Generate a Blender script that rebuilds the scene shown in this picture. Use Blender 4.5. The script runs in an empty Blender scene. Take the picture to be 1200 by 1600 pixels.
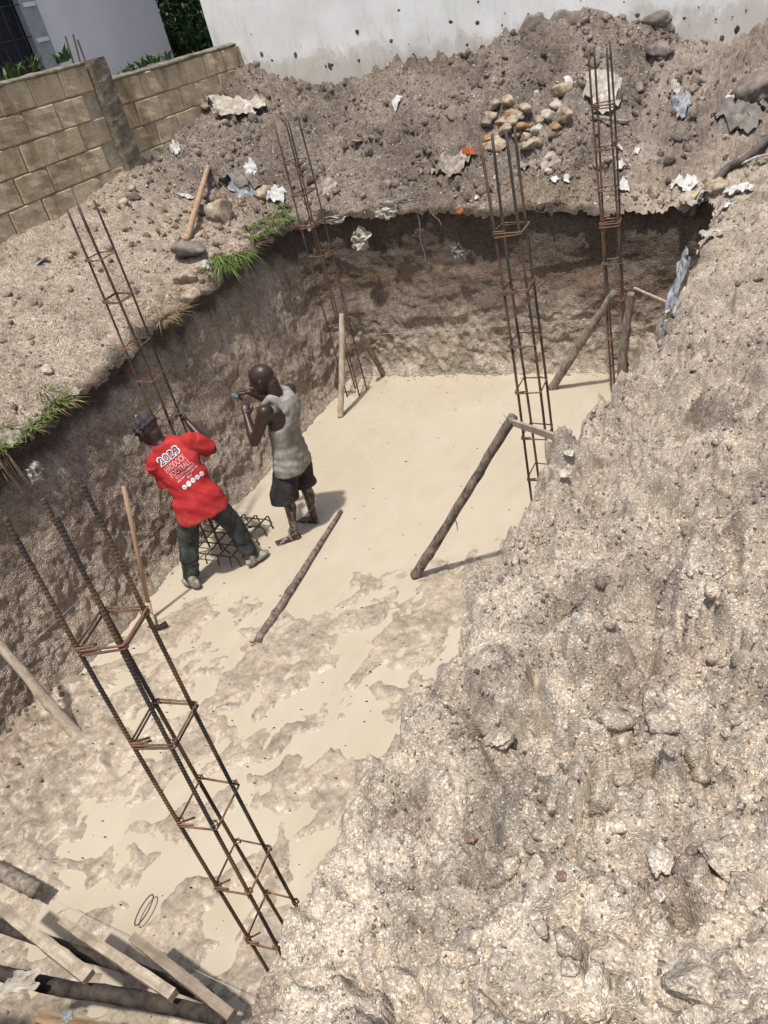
import bpy, bmesh, math, random
import numpy as np
from mathutils import Vector, Matrix
from mathutils.bvhtree import BVHTree

# ------------------------------------------------------------------ camera, sky, sun, exposure
S = bpy.context.scene
COL = S.collection
EYE = np.array([0.0, 0.0, 3.94])
FPX = 1220.0                       # focal length in pixels of the 1200 x 1600 photograph
def _n(v):
    v = np.array(v, float); return v / np.linalg.norm(v)
_d = _n((490, 1840, FPX)); _u = -_d
_y = _n((680, -1010, FPX)); _y = _n(_y - _u * _y.dot(_u)); _x = np.cross(_y, _u)
RW = np.array([_x, _y, _u])        # world = RW @ camera(x right, y down, z forward)
cd = bpy.data.cameras.new('camera'); cam = bpy.data.objects.new('camera', cd); COL.objects.link(cam)
cd.sensor_fit = 'VERTICAL'; cd.sensor_height = 36; cd.lens = FPX / 1600 * 36
cd.clip_start = .05; cd.clip_end = 2000
_r, _dn, _f = RW @ np.array([1, 0, 0.]), RW @ np.array([0, 1., 0]), RW @ np.array([0, 0, 1.])
cam.matrix_world = Matrix(((_r[0], -_dn[0], -_f[0], EYE[0]), (_r[1], -_dn[1], -_f[1], EYE[1]),
                           (_r[2], -_dn[2], -_f[2], EYE[2]), (0, 0, 0, 1)))
S.camera = cam
W = bpy.data.worlds.new('World'); S.world = W; W.use_nodes = True
SUN_EL, SUN_AZ = 72.5, 166.0       # azimuth clockwise from +Y: near noon in the tropics, almost overhead
nt = W.node_tree
sky = nt.nodes.new('ShaderNodeTexSky'); sky.sky_type = 'NISHITA'; sky.sun_disc = False
sky.sun_elevation = math.radians(SUN_EL); sky.sun_rotation = math.radians(SUN_AZ)
sky.dust_density = 3.0; sky.air_density = 1.0
bg = nt.nodes['Background']; bg.inputs['Strength'].default_value = 0.13
nt.links.new(sky.outputs[0], bg.inputs[0])
ld = bpy.data.lights.new('sun', 'SUN'); ld.energy = 3.5; ld.angle = math.radians(2.2); ld.color = (1, .965, .91)
sun = bpy.data.objects.new('sun', ld); COL.objects.link(sun)
_az, _el = math.radians(SUN_AZ), math.radians(SUN_EL)
sd = Vector((math.sin(_az) * math.cos(_el), math.cos(_az) * math.cos(_el), math.sin(_el)))
sun.rotation_euler = sd.to_track_quat('Z', 'Y').to_euler(); sun.location = (-6, -3, 15)
S.view_settings.view_transform = 'Standard'; S.view_settings.look = 'None'
S.view_settings.gamma = 1; S.view_settings.exposure = 0.15; S.view_settings.use_curve_mapping = False
try:
    S.cycles.max_bounces = 6; S.cycles.diffuse_bounces = 3; S.cycles.use_denoising = True
except Exception: pass

def ray(px, py): return RW @ _n((px - 600, py - 800, FPX))
def at_z(px, py, z): r = ray(px, py); return EYE + r * ((z - EYE[2]) / r[2])
def at_x(px, py, x): r = ray(px, py); return EYE + r * ((x - EYE[0]) / r[0])
def at_y(px, py, y): r = ray(px, py); return EYE + r * ((y - EYE[1]) / r[1])

# ------------------------------------------------------------------ noise in numpy
def _h(ix, iy, iz, s):
    h = (ix.astype(np.int64) * 374761393 + iy.astype(np.int64) * 668265263 + iz.astype(np.int64) * 2147483647 + s * 1274126177) & 0xffffffff
    h = ((h ^ (h >> 13)) * 1274126177) & 0xffffffff
    h = ((h ^ (h >> 16)) * 2246822519) & 0xffffffff
    return (h ^ (h >> 15)) & 0xffffffff
def perlin(x, y, z=None, s=0):
    x = np.asarray(x, float); y = np.asarray(y, float)
    two = z is None
    z = np.zeros_like(x) if two else np.asarray(z, float) + 0 * x
    fx, fy, fz = np.floor(x), np.floor(y), np.floor(z)
    tx, ty, tz = x - fx, y - fy, z - fz
    u, v, w = [t * t * t * (t * (t * 6 - 15) + 10) for t in (tx, ty, tz)]
    out = 0
    for dz in ((0,) if two else (0, 1)):
        for dy in (0, 1):
            for dx in (0, 1):
                h = _h(fx + dx, fy + dy, fz + dz, s)
                if two:
                    a = h * (2 * math.pi / 4294967296.0)
                    g = np.cos(a) * (tx - dx) + np.sin(a) * (ty - dy); k = 1
                else:
                    gx = ((h & 1023) / 511.5 - 1); gy = (((h >> 10) & 1023) / 511.5 - 1); gz = (((h >> 20) & 1023) / 511.5 - 1)
                    g = gx * (tx - dx) + gy * (ty - dy) + gz * (tz - dz); k = w if dz else 1 - w
                out = out + g * (u if dx else 1 - u) * (v if dy else 1 - v) * k
    return out * 1.4
def fbm(x, y, z=None, o=4, s=0, g=.5, ridge=False, billow=False):
    t = 0; a = 1.0; f = 1.0
    for i in range(o):
        n = perlin(x * f, y * f, None if z is None else z * f, s + i * 17)
        if ridge: n = 1 - 2 * np.abs(n)
        if billow: n = 2 * np.abs(n) - .5
        t = t + a * n; a *= g; f *= 2.03
    return t
def worley(x, y, s=0):
    x = np.asarray(x, float); y = np.asarray(y, float)
    cx, cy = np.floor(x), np.floor(y)
    f1 = np.full(x.shape, 9.0); f2 = np.full(x.shape, 9.0); rid = np.zeros(x.shape)
    for dx in (-1, 0, 1):
        for dy in (-1, 0, 1):
            h = _h(cx + dx, cy + dy, cx * 0, s)
            px = cx + dx + (h & 65535) / 65535.0; py = cy + dy + ((h >> 16) & 65535) / 65535.0
            d = np.hypot(x - px, y - py); r = ((h * 7919) & 65535) / 65535.0
            c = d < f1
            f2 = np.where(c, f1, np.minimum(f2, d)); rid = np.where(c, r, rid); f1 = np.where(c, d, f1)
    return f1, f2, rid
def clods(x, y, s=0, R=.55, keep=.6):
    xx = x + .25 * perlin(x * 1.7, y * 1.7, None, s + 5); yy = y + .25 * perlin(x * 1.7, y * 1.7, None, s + 6)
    f1, f2, r = worley(xx, yy, s)
    k = R * (.35 + .65 * r)
    return np.sqrt(np.clip(1 - (f1 / k) ** 2, 0, 1)) * (r > 1 - keep) * k
def sstep(a, b, x):
    t = np.clip((x - a) / (b - a), 0, 1); return t * t * (3 - 2 * t)

# ------------------------------------------------------------------ object helpers
def tag(o, label=None, cat=None, group=None, kind=None):
    if label: o['label'] = label
    if cat: o['category'] = cat
    if group: o['group'] = group
    if kind: o['kind'] = kind
    return o
def link_mesh(name, V, F, mat=None, parent=None, smooth=False, col=None):
    me = bpy.data.meshes.new(name)
    V = np.asarray(V, dtype=np.float32)
    if isinstance(F, np.ndarray):
        n, k = F.shape
        me.vertices.add(len(V)); me.vertices.foreach_set('co', V.ravel())
        me.loops.add(n * k); me.loops.foreach_set('vertex_index', F.astype(np.int32).ravel())
        me.polygons.add(n); me.polygons.foreach_set('loop_start', np.arange(0, n * k, k, dtype=np.int32))
        me.polygons.foreach_set('loop_total', np.full(n, k, dtype=np.int32))
        me.update(calc_edges=True)
    else:
        me.from_pydata(V.tolist(), [], F); me.update()
    if smooth: me.polygons.foreach_set('use_smooth', np.ones(len(me.polygons), dtype=bool))
    if col is not None:
        a = me.color_attributes.new('col', 'FLOAT_COLOR', 'POINT')
        c = np.ones((len(V), 4), dtype=np.float32); c[:, :3] = col; a.data.foreach_set('color', c.ravel())
    if mat: me.materials.append(mat)
    o = bpy.data.objects.new(name, me); COL.objects.link(o)
    if parent: o.parent = parent
    return o
def empty(name, loc=(0, 0, 0)):
    o = bpy.data.objects.new(name, None); COL.objects.link(o); o.location = loc; o.empty_display_size = .1
    return o
class MB:
    def __init__(s): s.V = []; s.F = []; s.C = []
    def add(s, V, F, c=None):
        k = len(s.V); s.V += [tuple(v) for v in V]; s.F += [tuple(i + k for i in f) for f in F]
        s.C += [c or (1, 1, 1)] * len(V)
    def tube(s, P, R, n=8, cap=True, rfun=None, c=None):
        P = [np.array(p, float) for p in P]
        if not hasattr(R, '__len__'): R = [R] * len(P)
        V = []; prev = None
        for i, p in enumerate(P):
            t = P[min(i + 1, len(P) - 1)] - P[max(i - 1, 0)]; t = t / (np.linalg.norm(t) + 1e-9)
            if prev is None:
                a = np.array([0, 0, 1.]) if abs(t[2]) < .9 else np.array([1., 0, 0]); u = np.cross(t, a)
            else: u = prev - t * prev.dot(t)
            u /= np.linalg.norm(u) + 1e-9; w = np.cross(t, u); prev = u
            for k in range(n):
                an = 2 * math.pi * k / n; r = R[i] * (rfun(i, k) if rfun else 1)
                V.append(p + (u * math.cos(an) + w * math.sin(an)) * r)
        F = [(i * n + k, i * n + (k + 1) % n, (i + 1) * n + (k + 1) % n, (i + 1) * n + k) for i in range(len(P) - 1) for k in range(n)]
        if cap: F += [tuple(range(n - 1, -1, -1)), tuple((len(P) - 1) * n + k for k in range(n))]
        s.add(V, F, c)
    def box(s, c, sz, ax=None, taper=None):
        A = np.eye(3) if ax is None else np.array(ax, float)
        V = [np.array(c, float) + A[0] * sz[0] / 2 * a + A[1] * sz[1] / 2 * b + A[2] * sz[2] / 2 * d for a in (-1, 1) for b in (-1, 1) for d in (-1, 1)]
        s.add(V, [(0, 1, 3, 2), (4, 6, 7, 5), (0, 4, 5, 1), (2, 3, 7, 6), (0, 2, 6, 4), (1, 5, 7, 3)])
    def build(s, name, mat, parent=None, smooth=False, col=False, sub=None):
        org = np.array(sub if sub is not None else (0, 0, 0), float)
        V = np.array(s.V) - org
        return link_mesh(name, V, s.F, mat, parent, smooth, np.array(s.C) if col else None)

# ------------------------------------------------------------------ materials
def new_mat(name):
    m = bpy.data.materials.new(name); m.use_nodes = True
    t = m.node_tree; b = t.nodes['Principled BSDF']; return m, t, b
def node(t, typ, **kw):
    n = t.nodes.new(typ)
    for k, v in kw.items():
        if k in n.inputs: n.inputs[k].default_value = v
        else: setattr(n, k, v)
    return n
def ramp(t, fac, stops):
    r = t.nodes.new('ShaderNodeValToRGB'); e = r.color_ramp.elements
    while len(e) > 1: e.remove(e[-1])
    e[0].position = stops[0][0]; e[0].color = (*stops[0][1], 1)
    for p, c in stops[1:]:
        q = e.new(p); q.color = (*c, 1)
    t.links.new(fac, r.inputs[0]); return r.outputs[0]
def mixc(t, fac, a, b, mode='MIX'):
    m = t.nodes.new('ShaderNodeMix'); m.data_type = 'RGBA'; m.blend_type = mode
    for s, v in ((m.inputs[0], fac), (m.inputs[6], a), (m.inputs[7], b)):
        if isinstance(v, bpy.types.NodeSocket): t.links.new(v, s)
        elif isinstance(v, (int, float)): s.default_value = v
        else: s.default_value = (*v, 1)
    return m.outputs[2]
def mth(t, op, a, b=None):
    m = t.nodes.new('ShaderNodeMath'); m.operation = op
    for s, v in ((m.inputs[0], a), (m.inputs[1], b)):
        if v is None: continue
        if isinstance(v, bpy.types.NodeSocket): t.links.new(v, s)
        else: s.default_value = v
    return m.outputs[0]
def coords(t, scale=(1, 1, 1), world=False):
    mp = t.nodes.new('ShaderNodeMapping'); mp.inputs['Scale'].default_value = scale
    if world:
        g = t.nodes.new('ShaderNodeNewGeometry'); t.links.new(g.outputs['Position'], mp.inputs[0])
    else:
        g = t.nodes.new('ShaderNodeTexCoord'); t.links.new(g.outputs['Object'], mp.inputs[0])
    return mp.outputs[0]
def noise(t, co, scale, detail=4, rough=.6, dist=0):
    n = node(t, 'ShaderNodeTexNoise', Scale=scale, Detail=detail, Roughness=rough, Distortion=dist)
    t.links.new(co, n.inputs['Vector']); return n.outputs['Fac']
def bump(t, b, h, strength=.5, dist=.01):
    n = node(t, 'ShaderNodeBump', Strength=strength, Distance=dist)
    t.links.new(h, n.inputs['Height']); t.links.new(n.outputs[0], b.inputs['Normal'])

def soil_material(name, grain=90, gvar=.55, spec=.15, rough=.95, bstr=.8, bdist=.012, specks=.0):
    m, t, b = new_mat(name)
    a = t.nodes.new('ShaderNodeAttribute'); a.attribute_name = 'col'
    co = coords(t)
    vo = node(t, 'ShaderNodeTexVoronoi', Scale=grain); t.links.new(co, vo.inputs['Vector'])
    n1 = noise(t, co, 14, 6, .7); n2 = noise(t, co, grain * .55, 3, .7); n3 = noise(t, co, 2.2, 4, .6)
    sep = t.nodes.new('ShaderNodeSeparateColor'); t.links.new(vo.outputs['Color'], sep.inputs[0])
    k1 = ramp(t, n1, [(.3, (.62,) * 3), (.5, (1, 1, 1)), (.7, (1.22, 1.2, 1.17))])
    k2 = ramp(t, n2, [(.32, (1 - gvar,) * 3), (.5, (1, 1, 1)), (.68, (1 + gvar * .5,) * 3)])
    k3 = ramp(t, n3, [(.3, (.86, .84, .82)), (.7, (1.1, 1.1, 1.1))])
    k4 = ramp(t, sep.outputs[0], [(0, (1 - gvar * .6,) * 3), (.5, (1, .99, .98)), (.86, (1.12,) * 3), (1, (1.12 + specks,) * 3)])
    c = mixc(t, 1, a.outputs['Color'], k1, 'MULTIPLY'); c = mixc(t, 1, c, k2, 'MULTIPLY')
    c = mixc(t, 1, c, k3, 'MULTIPLY'); c = mixc(t, 1, c, k4, 'MULTIPLY')
    t.links.new(c, b.inputs['Base Color'])
    b.inputs['Roughness'].default_value = rough; b.inputs['Specular IOR Level'].default_value = spec
    h = mth(t, 'ADD', mth(t, 'MULTIPLY', n1, .9), mth(t, 'MULTIPLY', n2, .35))
    h = mth(t, 'SUBTRACT', h, mth(t, 'MULTIPLY', vo.outputs['Distance'], .9))
    bump(t, b, h, bstr, bdist)
    return m
def simple(name, c1, c2, scale=20, rough=.8, spec=.3, stretch=(1, 1, 1), bs=.3, bd=.004, detail=5, c3=None, metallic=0, lo=.35, hi=.65):
    m, t, b = new_mat(name); co = coords(t, stretch)
    n = noise(t, co, scale, detail, .65)
    st = [(lo, c1), (hi, c2)] if c3 is None else [(lo, c1), ((lo + hi) / 2, c2), (hi, c3)]
    t.links.new(ramp(t, n, st), b.inputs['Base Color'])
    b.inputs['Roughness'].default_value = rough; b.inputs['Specular IOR Level'].default_value = spec
    b.inputs['Metallic'].default_value = metallic
    bump(t, b, noise(t, co, scale * 3, 4), bs, bd)
    return m
M = {}
M['mound'] = soil_material('pale_granular_sand', 210, .42, .2, .9, .55, .006, .8)
M['bank'] = soil_material('dug_sandy_soil', 85, .45, .12, .95, 1.0, .016, .3)
M['pitwall'] = soil_material('cut_damp_soil', 75, .34, .25, .75, .7, .016, .3)
M['chalk'] = soil_material('chalky_sand_lump', 200, .42, .2, .9, .6, .006, .6)
M['clod'] = soil_material('loose_soil', 95, .5, .15, .95, 1.0, .01, .3)
M['mud'] = soil_material('wet_mud', 60, .16, .45, .42, .4, .006, .0)
def water_mat():
    m, t, b = new_mat('milky_silt_water'); co = coords(t)
    n = noise(t, co, .9, 4, .6, .6); n2 = noise(t, coords(t, (1, .35, 1)), 7, 5, .6, .8)
    c = ramp(t, n, [(.3, (.47, .405, .30)), (.55, (.505, .44, .335)), (.75, (.525, .465, .365))])
    c = mixc(t, 1, c, ramp(t, n2, [(.3, (.95, .94, .93)), (.6, (1, 1, 1)), (.8, (1.03, 1.03, 1.03))]), 'MULTIPLY')
    t.links.new(c, b.inputs['Base Color']); b.inputs['Roughness'].default_value = .07
    b.inputs['IOR'].default_value = 1.33; b.inputs['Specular IOR Level'].default_value = .5
    bump(t, b, noise(t, co, 5, 3), .05, .01)
    return m
M['water'] = water_mat()
def plaster_mat():
    m, t, b = new_mat('dirty_white_plaster'); co = coords(t, world=True)
    g = t.nodes.new('ShaderNodeNewGeometry'); sx = t.nodes.new('ShaderNodeSeparateXYZ'); t.links.new(g.outputs['Position'], sx.inputs[0])
    base = ramp(t, noise(t, co, 1.6, 6, .65), [(.3, (.76, .76, .73)), (.6, (.88, .88, .86)), (.8, (.90, .90, .88))])
    # soil splashed up from the heap against the foot of the wall
    edge = mth(t, 'ADD', sx.outputs[2], mth(t, 'MULTIPLY', noise(t, coords(t, (1, 1, .6), True), 2.6, 6, .7, .4), -1.1))
    st = ramp(t, edge, [(.0, (0, 0, 0)), (1, (1, 1, 1))])
    lo = ramp(t, mth(t, 'SUBTRACT', mth(t, 'ADD', edge, mth(t, 'MULTIPLY', sx.outputs[0], .085)), 1.9), [(.25, (1, 1, 1)), (.42, (.75, .75, .75)), (.52, (.12, .12, .12)), (.75, (0, 0, 0))])
    c = mixc(t, mth(t, 'MULTIPLY', lo, .7), base, (.47, .42, .34))
    v = node(t, 'ShaderNodeTexVoronoi', Scale=9, Randomness=1.0); t.links.new(coords(t, (1, 1, .7), True), v.inputs['Vector'])
    v2 = node(t, 'ShaderNodeTexVoronoi', Scale=24, Randomness=1.0); t.links.new(coords(t, (1, 1, .55), True), v2.inputs['Vector'])
    s1 = mth(t, 'LESS_THAN', mth(t, 'ADD', v.outputs['Distance'], mth(t, 'MULTIPLY', noise(t, co, 3, 3), .55)), .36)
    s2 = mth(t, 'LESS_THAN', mth(t, 'ADD', v2.outputs['Distance'], mth(t, 'MULTIPLY', noise(t, co, 4, 3), .6)), .37)
    c = mixc(t, mth(t, 'MULTIPLY', s2, .35), c, (.35, .31, .27))
    hz = mth(t, 'ADD', sx.outputs[2], mth(t, 'MULTIPLY', sx.outputs[0], .085)); spl = noise(t, coords(t, (1, 1, .35), True), 16, 5, .75, 1.2)
    sp = mth(t, 'MULTIPLY', mth(t, 'GREATER_THAN', mth(t, 'ADD', spl, mth(t, 'MULTIPLY', hz, -.11)), .30), .55)
    c = mixc(t, sp, c, (.40, .35, .29))
    sm = ramp(t, noise(t, coords(t, (1, 1, .25), True), 3.4, 5, .6), [(.5, (1, 1, 1)), (.72, (.80, .79, .76))])
    c = mixc(t, 1, c, sm, 'MULTIPLY')
    t.links.new(c, b.inputs['Base Color']); b.inputs['Roughness'].default_value = .85
    bump(t, b, noise(t, co, 30, 5), .25, .006); return m
M['plaster'] = plaster_mat()
M['plaster2'] = simple('pale_painted_wall', (.80, .80, .83), (.87, .87, .89), 1.5, .85, .2, bs=.1)
M['darkroom'] = simple('dark_opening', (.012, .013, .018), (.03, .03, .04), 3)
M['greyframe'] = simple('grey_frame', (.30, .34, .36), (.40, .43, .45), 6, .6)
M['ironbar'] = simple('window_iron', (.03, .03, .035), (.06, .06, .07), 12, .6)
def block_mat():
    m, t, b = new_mat('sandcrete_block'); co = coords(t, world=True)
    oi = t.nodes.new('ShaderNodeObjectInfo')
    c = ramp(t, noise(t, co, 3.0, 7, .72), [(.25, (.26, .205, .14)), (.4, (.54, .435, .285)), (.6, (.68, .57, .40)), (.8, (.72, .63, .48))])
    c = mixc(t, 1, c, ramp(t, oi.outputs['Random'], [(0, (.9, .89, .88)), (1, (1.06, 1.05, 1.03))]), 'MULTIPLY')
    c = mixc(t, 1, c, ramp(t, noise(t, co, 55, 4, .8), [(.3, (.6,) * 3), (.6, (1.08,) * 3)]), 'MULTIPLY')
    st = ramp(t, noise(t, coords(t, (1, 1, .3), True), 3.4, 6), [(.48, (1, 1, 1)), (.7, (.52, .47, .42))])
    c = mixc(t, 1, c, st, 'MULTIPLY')
    t.links.new(c, b.inputs['Base Color']); b.inputs['Roughness'].default_value = .95; b.inputs['Specular IOR Level'].default_value = .1
    bump(t, b, noise(t, co, 45, 6, .8), .9, .012); return m
M['block'] = block_mat()
M['mortar'] = simple('grey_mortar', (.34, .29, .21), (.52, .45, .34), 12, .95, .1, bs=.8, bd=.01)
M['mossy'] = simple('mossy_cement_cap', (.13, .12, .085), (.30, .27, .20), 9, .95, .1, bs=.8, bd=.015)
M['concrete'] = simple('dark_cement', (.13, .11, .08), (.27, .23, .17), 10, .95, .1, bs=.8, bd=.012)
def rebar_mat(name, steel, rust, rust2, w):
    m, t, b = new_mat(name); co = coords(t)
    k = noise(t, coords(t, (3, 3, 1)), 3.2, 3, .6)
    c = ramp(t, k, [(w - .05, steel), (w + .03, rust), (w + .18, rust2)])
    c = mixc(t, 1, c, ramp(t, noise(t, co, 120, 3), [(.3, (.7,) * 3), (.7, (1.25,) * 3)]), 'MULTIPLY')
    t.links.new(c, b.inputs['Base Color']); b.inputs['Roughness'].default_value = .65; b.inputs['Specular IOR Level'].default_value = .35
    bump(t, b, noise(t, co, 200, 3), .3, .002); return m
M['bar_near'] = rebar_mat('ribbed_steel_bar', (.05, .043, .037), (.13, .080, .042), (.22, .13, .055), .47)
M['bar_far'] = rebar_mat('rusty_steel_bar', (.06, .052, .046), (.14, .08, .045), (.19, .10, .055), .5)
M['tie_far'] = rebar_mat('dull_rusty_stirrup', (.09, .055, .038), (.16, .09, .055), (.23, .12, .065), .45)
M['tie'] = rebar_mat('rusty_stirrup_steel', (.10, .06, .042), (.18, .095, .055), (.27, .14, .075), .45)
M['bark'] = simple('grey_bark', (.13, .105, .085), (.36, .30, .24), 30, .9, .2, (1, 1, .35), .8, .01)
M['barkdark'] = simple('weathered_dark_bark', (.07, .054, .043), (.30, .245, .195), 26, .85, .25, (1, 1, .5), .8, .012)
M['palewood'] = simple('bleached_peeled_wood', (.30, .23, .165), (.52, .44, .34), 22, .85, .2, (1, 1, .2), .5, .006)
M['tanwood'] = simple('tan_handle_wood', (.30, .19, .12), (.46, .31, .205), 18, .7, .3, (1, 1, .15), .3)
M['plank'] = simple('pale_sawn_plank', (.16, .12, .085), (.38, .315, .23), 26, .85, .2, (.10, 1, 1), .6, .006, c3=(.54, .47, .36), lo=.28, hi=.68, detail=8)
M['plankdirty'] = simple('muddy_sawn_plank', (.15, .115, .085), (.34, .275, .205), 24, .85, .2, (.12, 1, 1), .6, .006, lo=.3, hi=.6)
M['plankbrown'] = simple('brown_board', (.16, .10, .055), (.36, .25, .15), 20, .85, .2, (.12, 1, 1), .6, .006)
M['blackpole'] = simple('dark_weathered_pole', (.022, .018, .016), (.085, .068, .055), 14, .85, .25, (1, 1, 1), .7, .01)
M['hose'] = simple('grey_brown_hose', (.07, .06, .05), (.13, .11, .095), 14, .6, .3)
M['steelblade'] = simple('muddy_steel', (.06, .055, .045), (.16, .14, .11), 20, .6, .4)
M['sack'] = simple('dirty_white_sacking', (.27, .23, .18), (.55, .51, .44), 9, .85, .25, bs=.5, bd=.01)
M['white'] = simple('white_scrap', (.42, .40, .37), (.66, .65, .62), 14, .7, .3)
M['brownsack'] = simple('soil_stained_sacking', (.15, .12, .09), (.46, .41, .34), 9, .9, .2, bs=.6, bd=.01)
M['greycloth'] = simple('grey_cloth', (.13, .115, .10), (.25, .225, .2), 9, .9, .2, bs=.6, bd=.01)
M['bluegrey'] = simple('grey_plastic_sheet', (.16, .17, .18), (.33, .345, .36), 9, .45, .5, bs=.4, bd=.01)
M['yellow'] = simple('yellow_film', (.55, .36, .03), (.68, .48, .06), 10, .4, .5)
M['stone_tan'] = simple('tan_stone', (.19, .14, .09), (.38, .30, .21), 14, .9, .2, bs=.9, bd=.012, c3=(.50, .43, .33))
M['stone_grey'] = simple('grey_stone', (.14, .115, .095), (.29, .245, .205), 9, .9, .2, bs=.7, bd=.01)
M['stone_white'] = simple('chalky_stone', (.32, .27, .21), (.54, .49, .40), 14, .9, .2, bs=.7, bd=.01)
M['stone_orange'] = simple('orange_stone', (.24, .14, .07), (.38, .24, .13), 12, .9, .2, bs=.7, bd=.01)
M['brick'] = simple('red_brick_chip', (.34, .085, .035), (.42, .13, .05), 12, .9, .1)
M['grass'] = simple('green_grass', (.07, .12, .025), (.17, .23, .06), 9, .6, .3)
M['weed'] = simple('dull_green_weed', (.04, .085, .03), (.10, .17, .06), 9, .6, .3)
M['leafdark'] = simple('dark_tree_leaves', (.012, .035, .010), (.05, .10, .02), 2.5, .6, .3)
M['drygrass'] = simple('dry_straw', (.20, .13, .065), (.40, .30, .17), 9, .8, .2)
M['root'] = simple('pale_root', (.20, .14, .095), (.33, .25, .18), 12, .8, .2)
M['string'] = simple('white_string', (.34, .32, .30), (.46, .44, .42), 9, .7)
def skin_mat(name, muddy):
    m, t, b = new_mat(name); co = coords(t, world=True)
    c = ramp(t, noise(t, co, 9, 4), [(.3, (.032, .017, .013)), (.7, (.055, .031, .024))])
    if muddy:
        g = t.nodes.new('ShaderNodeNewGeometry'); sx = t.nodes.new('ShaderNodeSeparateXYZ'); t.links.new(g.outputs['Position'], sx.inputs[0])
        z = sx.outputs[2]
        nn = noise(t, coords(t, (1, 1, .45), True), 26, 5, .7, .5)
        msk = mth(t, 'MULTIPLY', mth(t, 'GREATER_THAN', nn, .53), mth(t, 'LESS_THAN', z, .52))
        c = mixc(t, mth(t, 'MULTIPLY', msk, .7), c, (.30, .26, .215))
    t.links.new(c, b.inputs['Base Color']); b.inputs['Roughness'].default_value = .42; b.inputs['Specular IOR Level'].default_value = .45
    bump(t, b, noise(t, co, 160, 3), .1, .002); return m
M['skin1'] = skin_mat('dark_brown_skin', False); M['skin2'] = skin_mat('dark_brown_skin_mud_splashed', True)
def cloth(name, a, b_, c3, sc=7, stain=None, wz=None, fine=220, lo=.35, hi=.7):
    m, t, b = new_mat(name); co = coords(t, world=True)
    c = ramp(t, noise(t, co, sc, 6, .65), [(lo, a), ((lo + hi) / 2, b_), (hi, c3)])
    if stain:
        g = t.nodes.new('ShaderNodeNewGeometry'); sx = t.nodes.new('ShaderNodeSeparateXYZ'); t.links.new(g.outputs['Position'], sx.inputs[0])
        k = mth(t, 'MULTIPLY', mth(t, 'SUBTRACT', wz[0], sx.outputs[2]), 1 / wz[1])
        k = mth(t, 'ADD', k, mth(t, 'MULTIPLY', mth(t, 'SUBTRACT', noise(t, co, 7, 6, .75), .5), 2.2))
        r = ramp(t, k, [(.35, (0, 0, 0)), (.9, (1, 1, 1))])
        c = mixc(t, mth(t, 'MULTIPLY', r, wz[2]), c, stain)
    c = mixc(t, 1, c, ramp(t, noise(t, co, fine, 2), [(.3, (.86,) * 3), (.7, (1.1,) * 3)]), 'MULTIPLY')
    t.links.new(c, b.inputs['Base Color']); b.inputs['Roughness'].default_value = .9; b.inputs['Specular IOR Level'].default_value = .15
    wr = node(t, 'ShaderNodeTexNoise', Scale=9, Detail=4, Roughness=.5, Distortion=1.5); wr.noise_type = 'RIDGED_MULTIFRACTAL'; t.links.new(coords(t, (1, 1, .55), True), wr.inputs['Vector'])
    bump(t, b, mth(t, 'ADD', mth(t, 'MULTIPLY', wr.outputs['Fac'], .5), mth(t, 'MULTIPLY', noise(t, co, 260, 2), .12)), .5, .02); return m
M['redshirt'] = cloth('faded_red_jersey', (.36, .026, .028), (.455, .034, .034), (.53, .065, .055), 6, (.42, .17, .14), (.86, .30, .55))
M['jeans'] = cloth('mud_smeared_dark_jeans', (.032, .036, .036), (.06, .066, .062), (.17, .16, .125), 9, None, None, 240, .35, .75)
M['vest'] = cloth('grey_sweaty_vest', (.20, .185, .155), (.30, .28, .24), (.39, .365, .315), 12, None, None, 90)
M['shorts'] = cloth('charcoal_shorts', (.026, .024, .025), (.044, .040, .041), (.085, .075, .068), 10)
M['cap'] = cloth('brown_black_cap', (.03, .026, .027), (.06, .052, .052), (.12, .10, .095), 22)
M['shoe'] = simple('muddy_trainer', (.14, .12, .095), (.42, .38, .31), 26, .8)
M['sole'] = simple('cream_rubber_sole', (.50, .42, .27), (.68, .62, .48), 14, .6)
M['printwhite'] = simple('white_print', (.72, .66, .66), (.80, .77, .78), 30, .6)
M['printblack'] = simple('black_print', (.03, .03, .04), (.06, .06, .07), 30, .6)
M['printpink'] = simple('worn_pink_print', (.60, .27, .27), (.74, .50, .50), 90, .6)
M['eyewhite'] = simple('eye_white', (.62, .6, .58), (.7, .68, .66), 10, .2, .5)
M['tapeblue'] = simple('blue_grey_tape_case', (.05, .08, .10), (.26, .33, .36), 40, .4, .5)
M['tapeyellow'] = simple('yellow_tape_blade', (.38, .27, .04), (.50, .36, .06), 14, .5)

for k_ in ('plank', 'plankdirty'):
    t_ = M[k_].node_tree; b_ = t_.nodes['Principled BSDF']; src = b_.inputs['Base Color'].links[0].from_socket
    dn = noise(t_, coords(t_), 7, 6, .75); t_.links.new(mixc(t_, ramp(t_, dn, [(.45, (0, 0, 0)), (.62, (.8, .8, .8))]), src, (.20, .155, .115)), b_.inputs['Base Color'])

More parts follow.
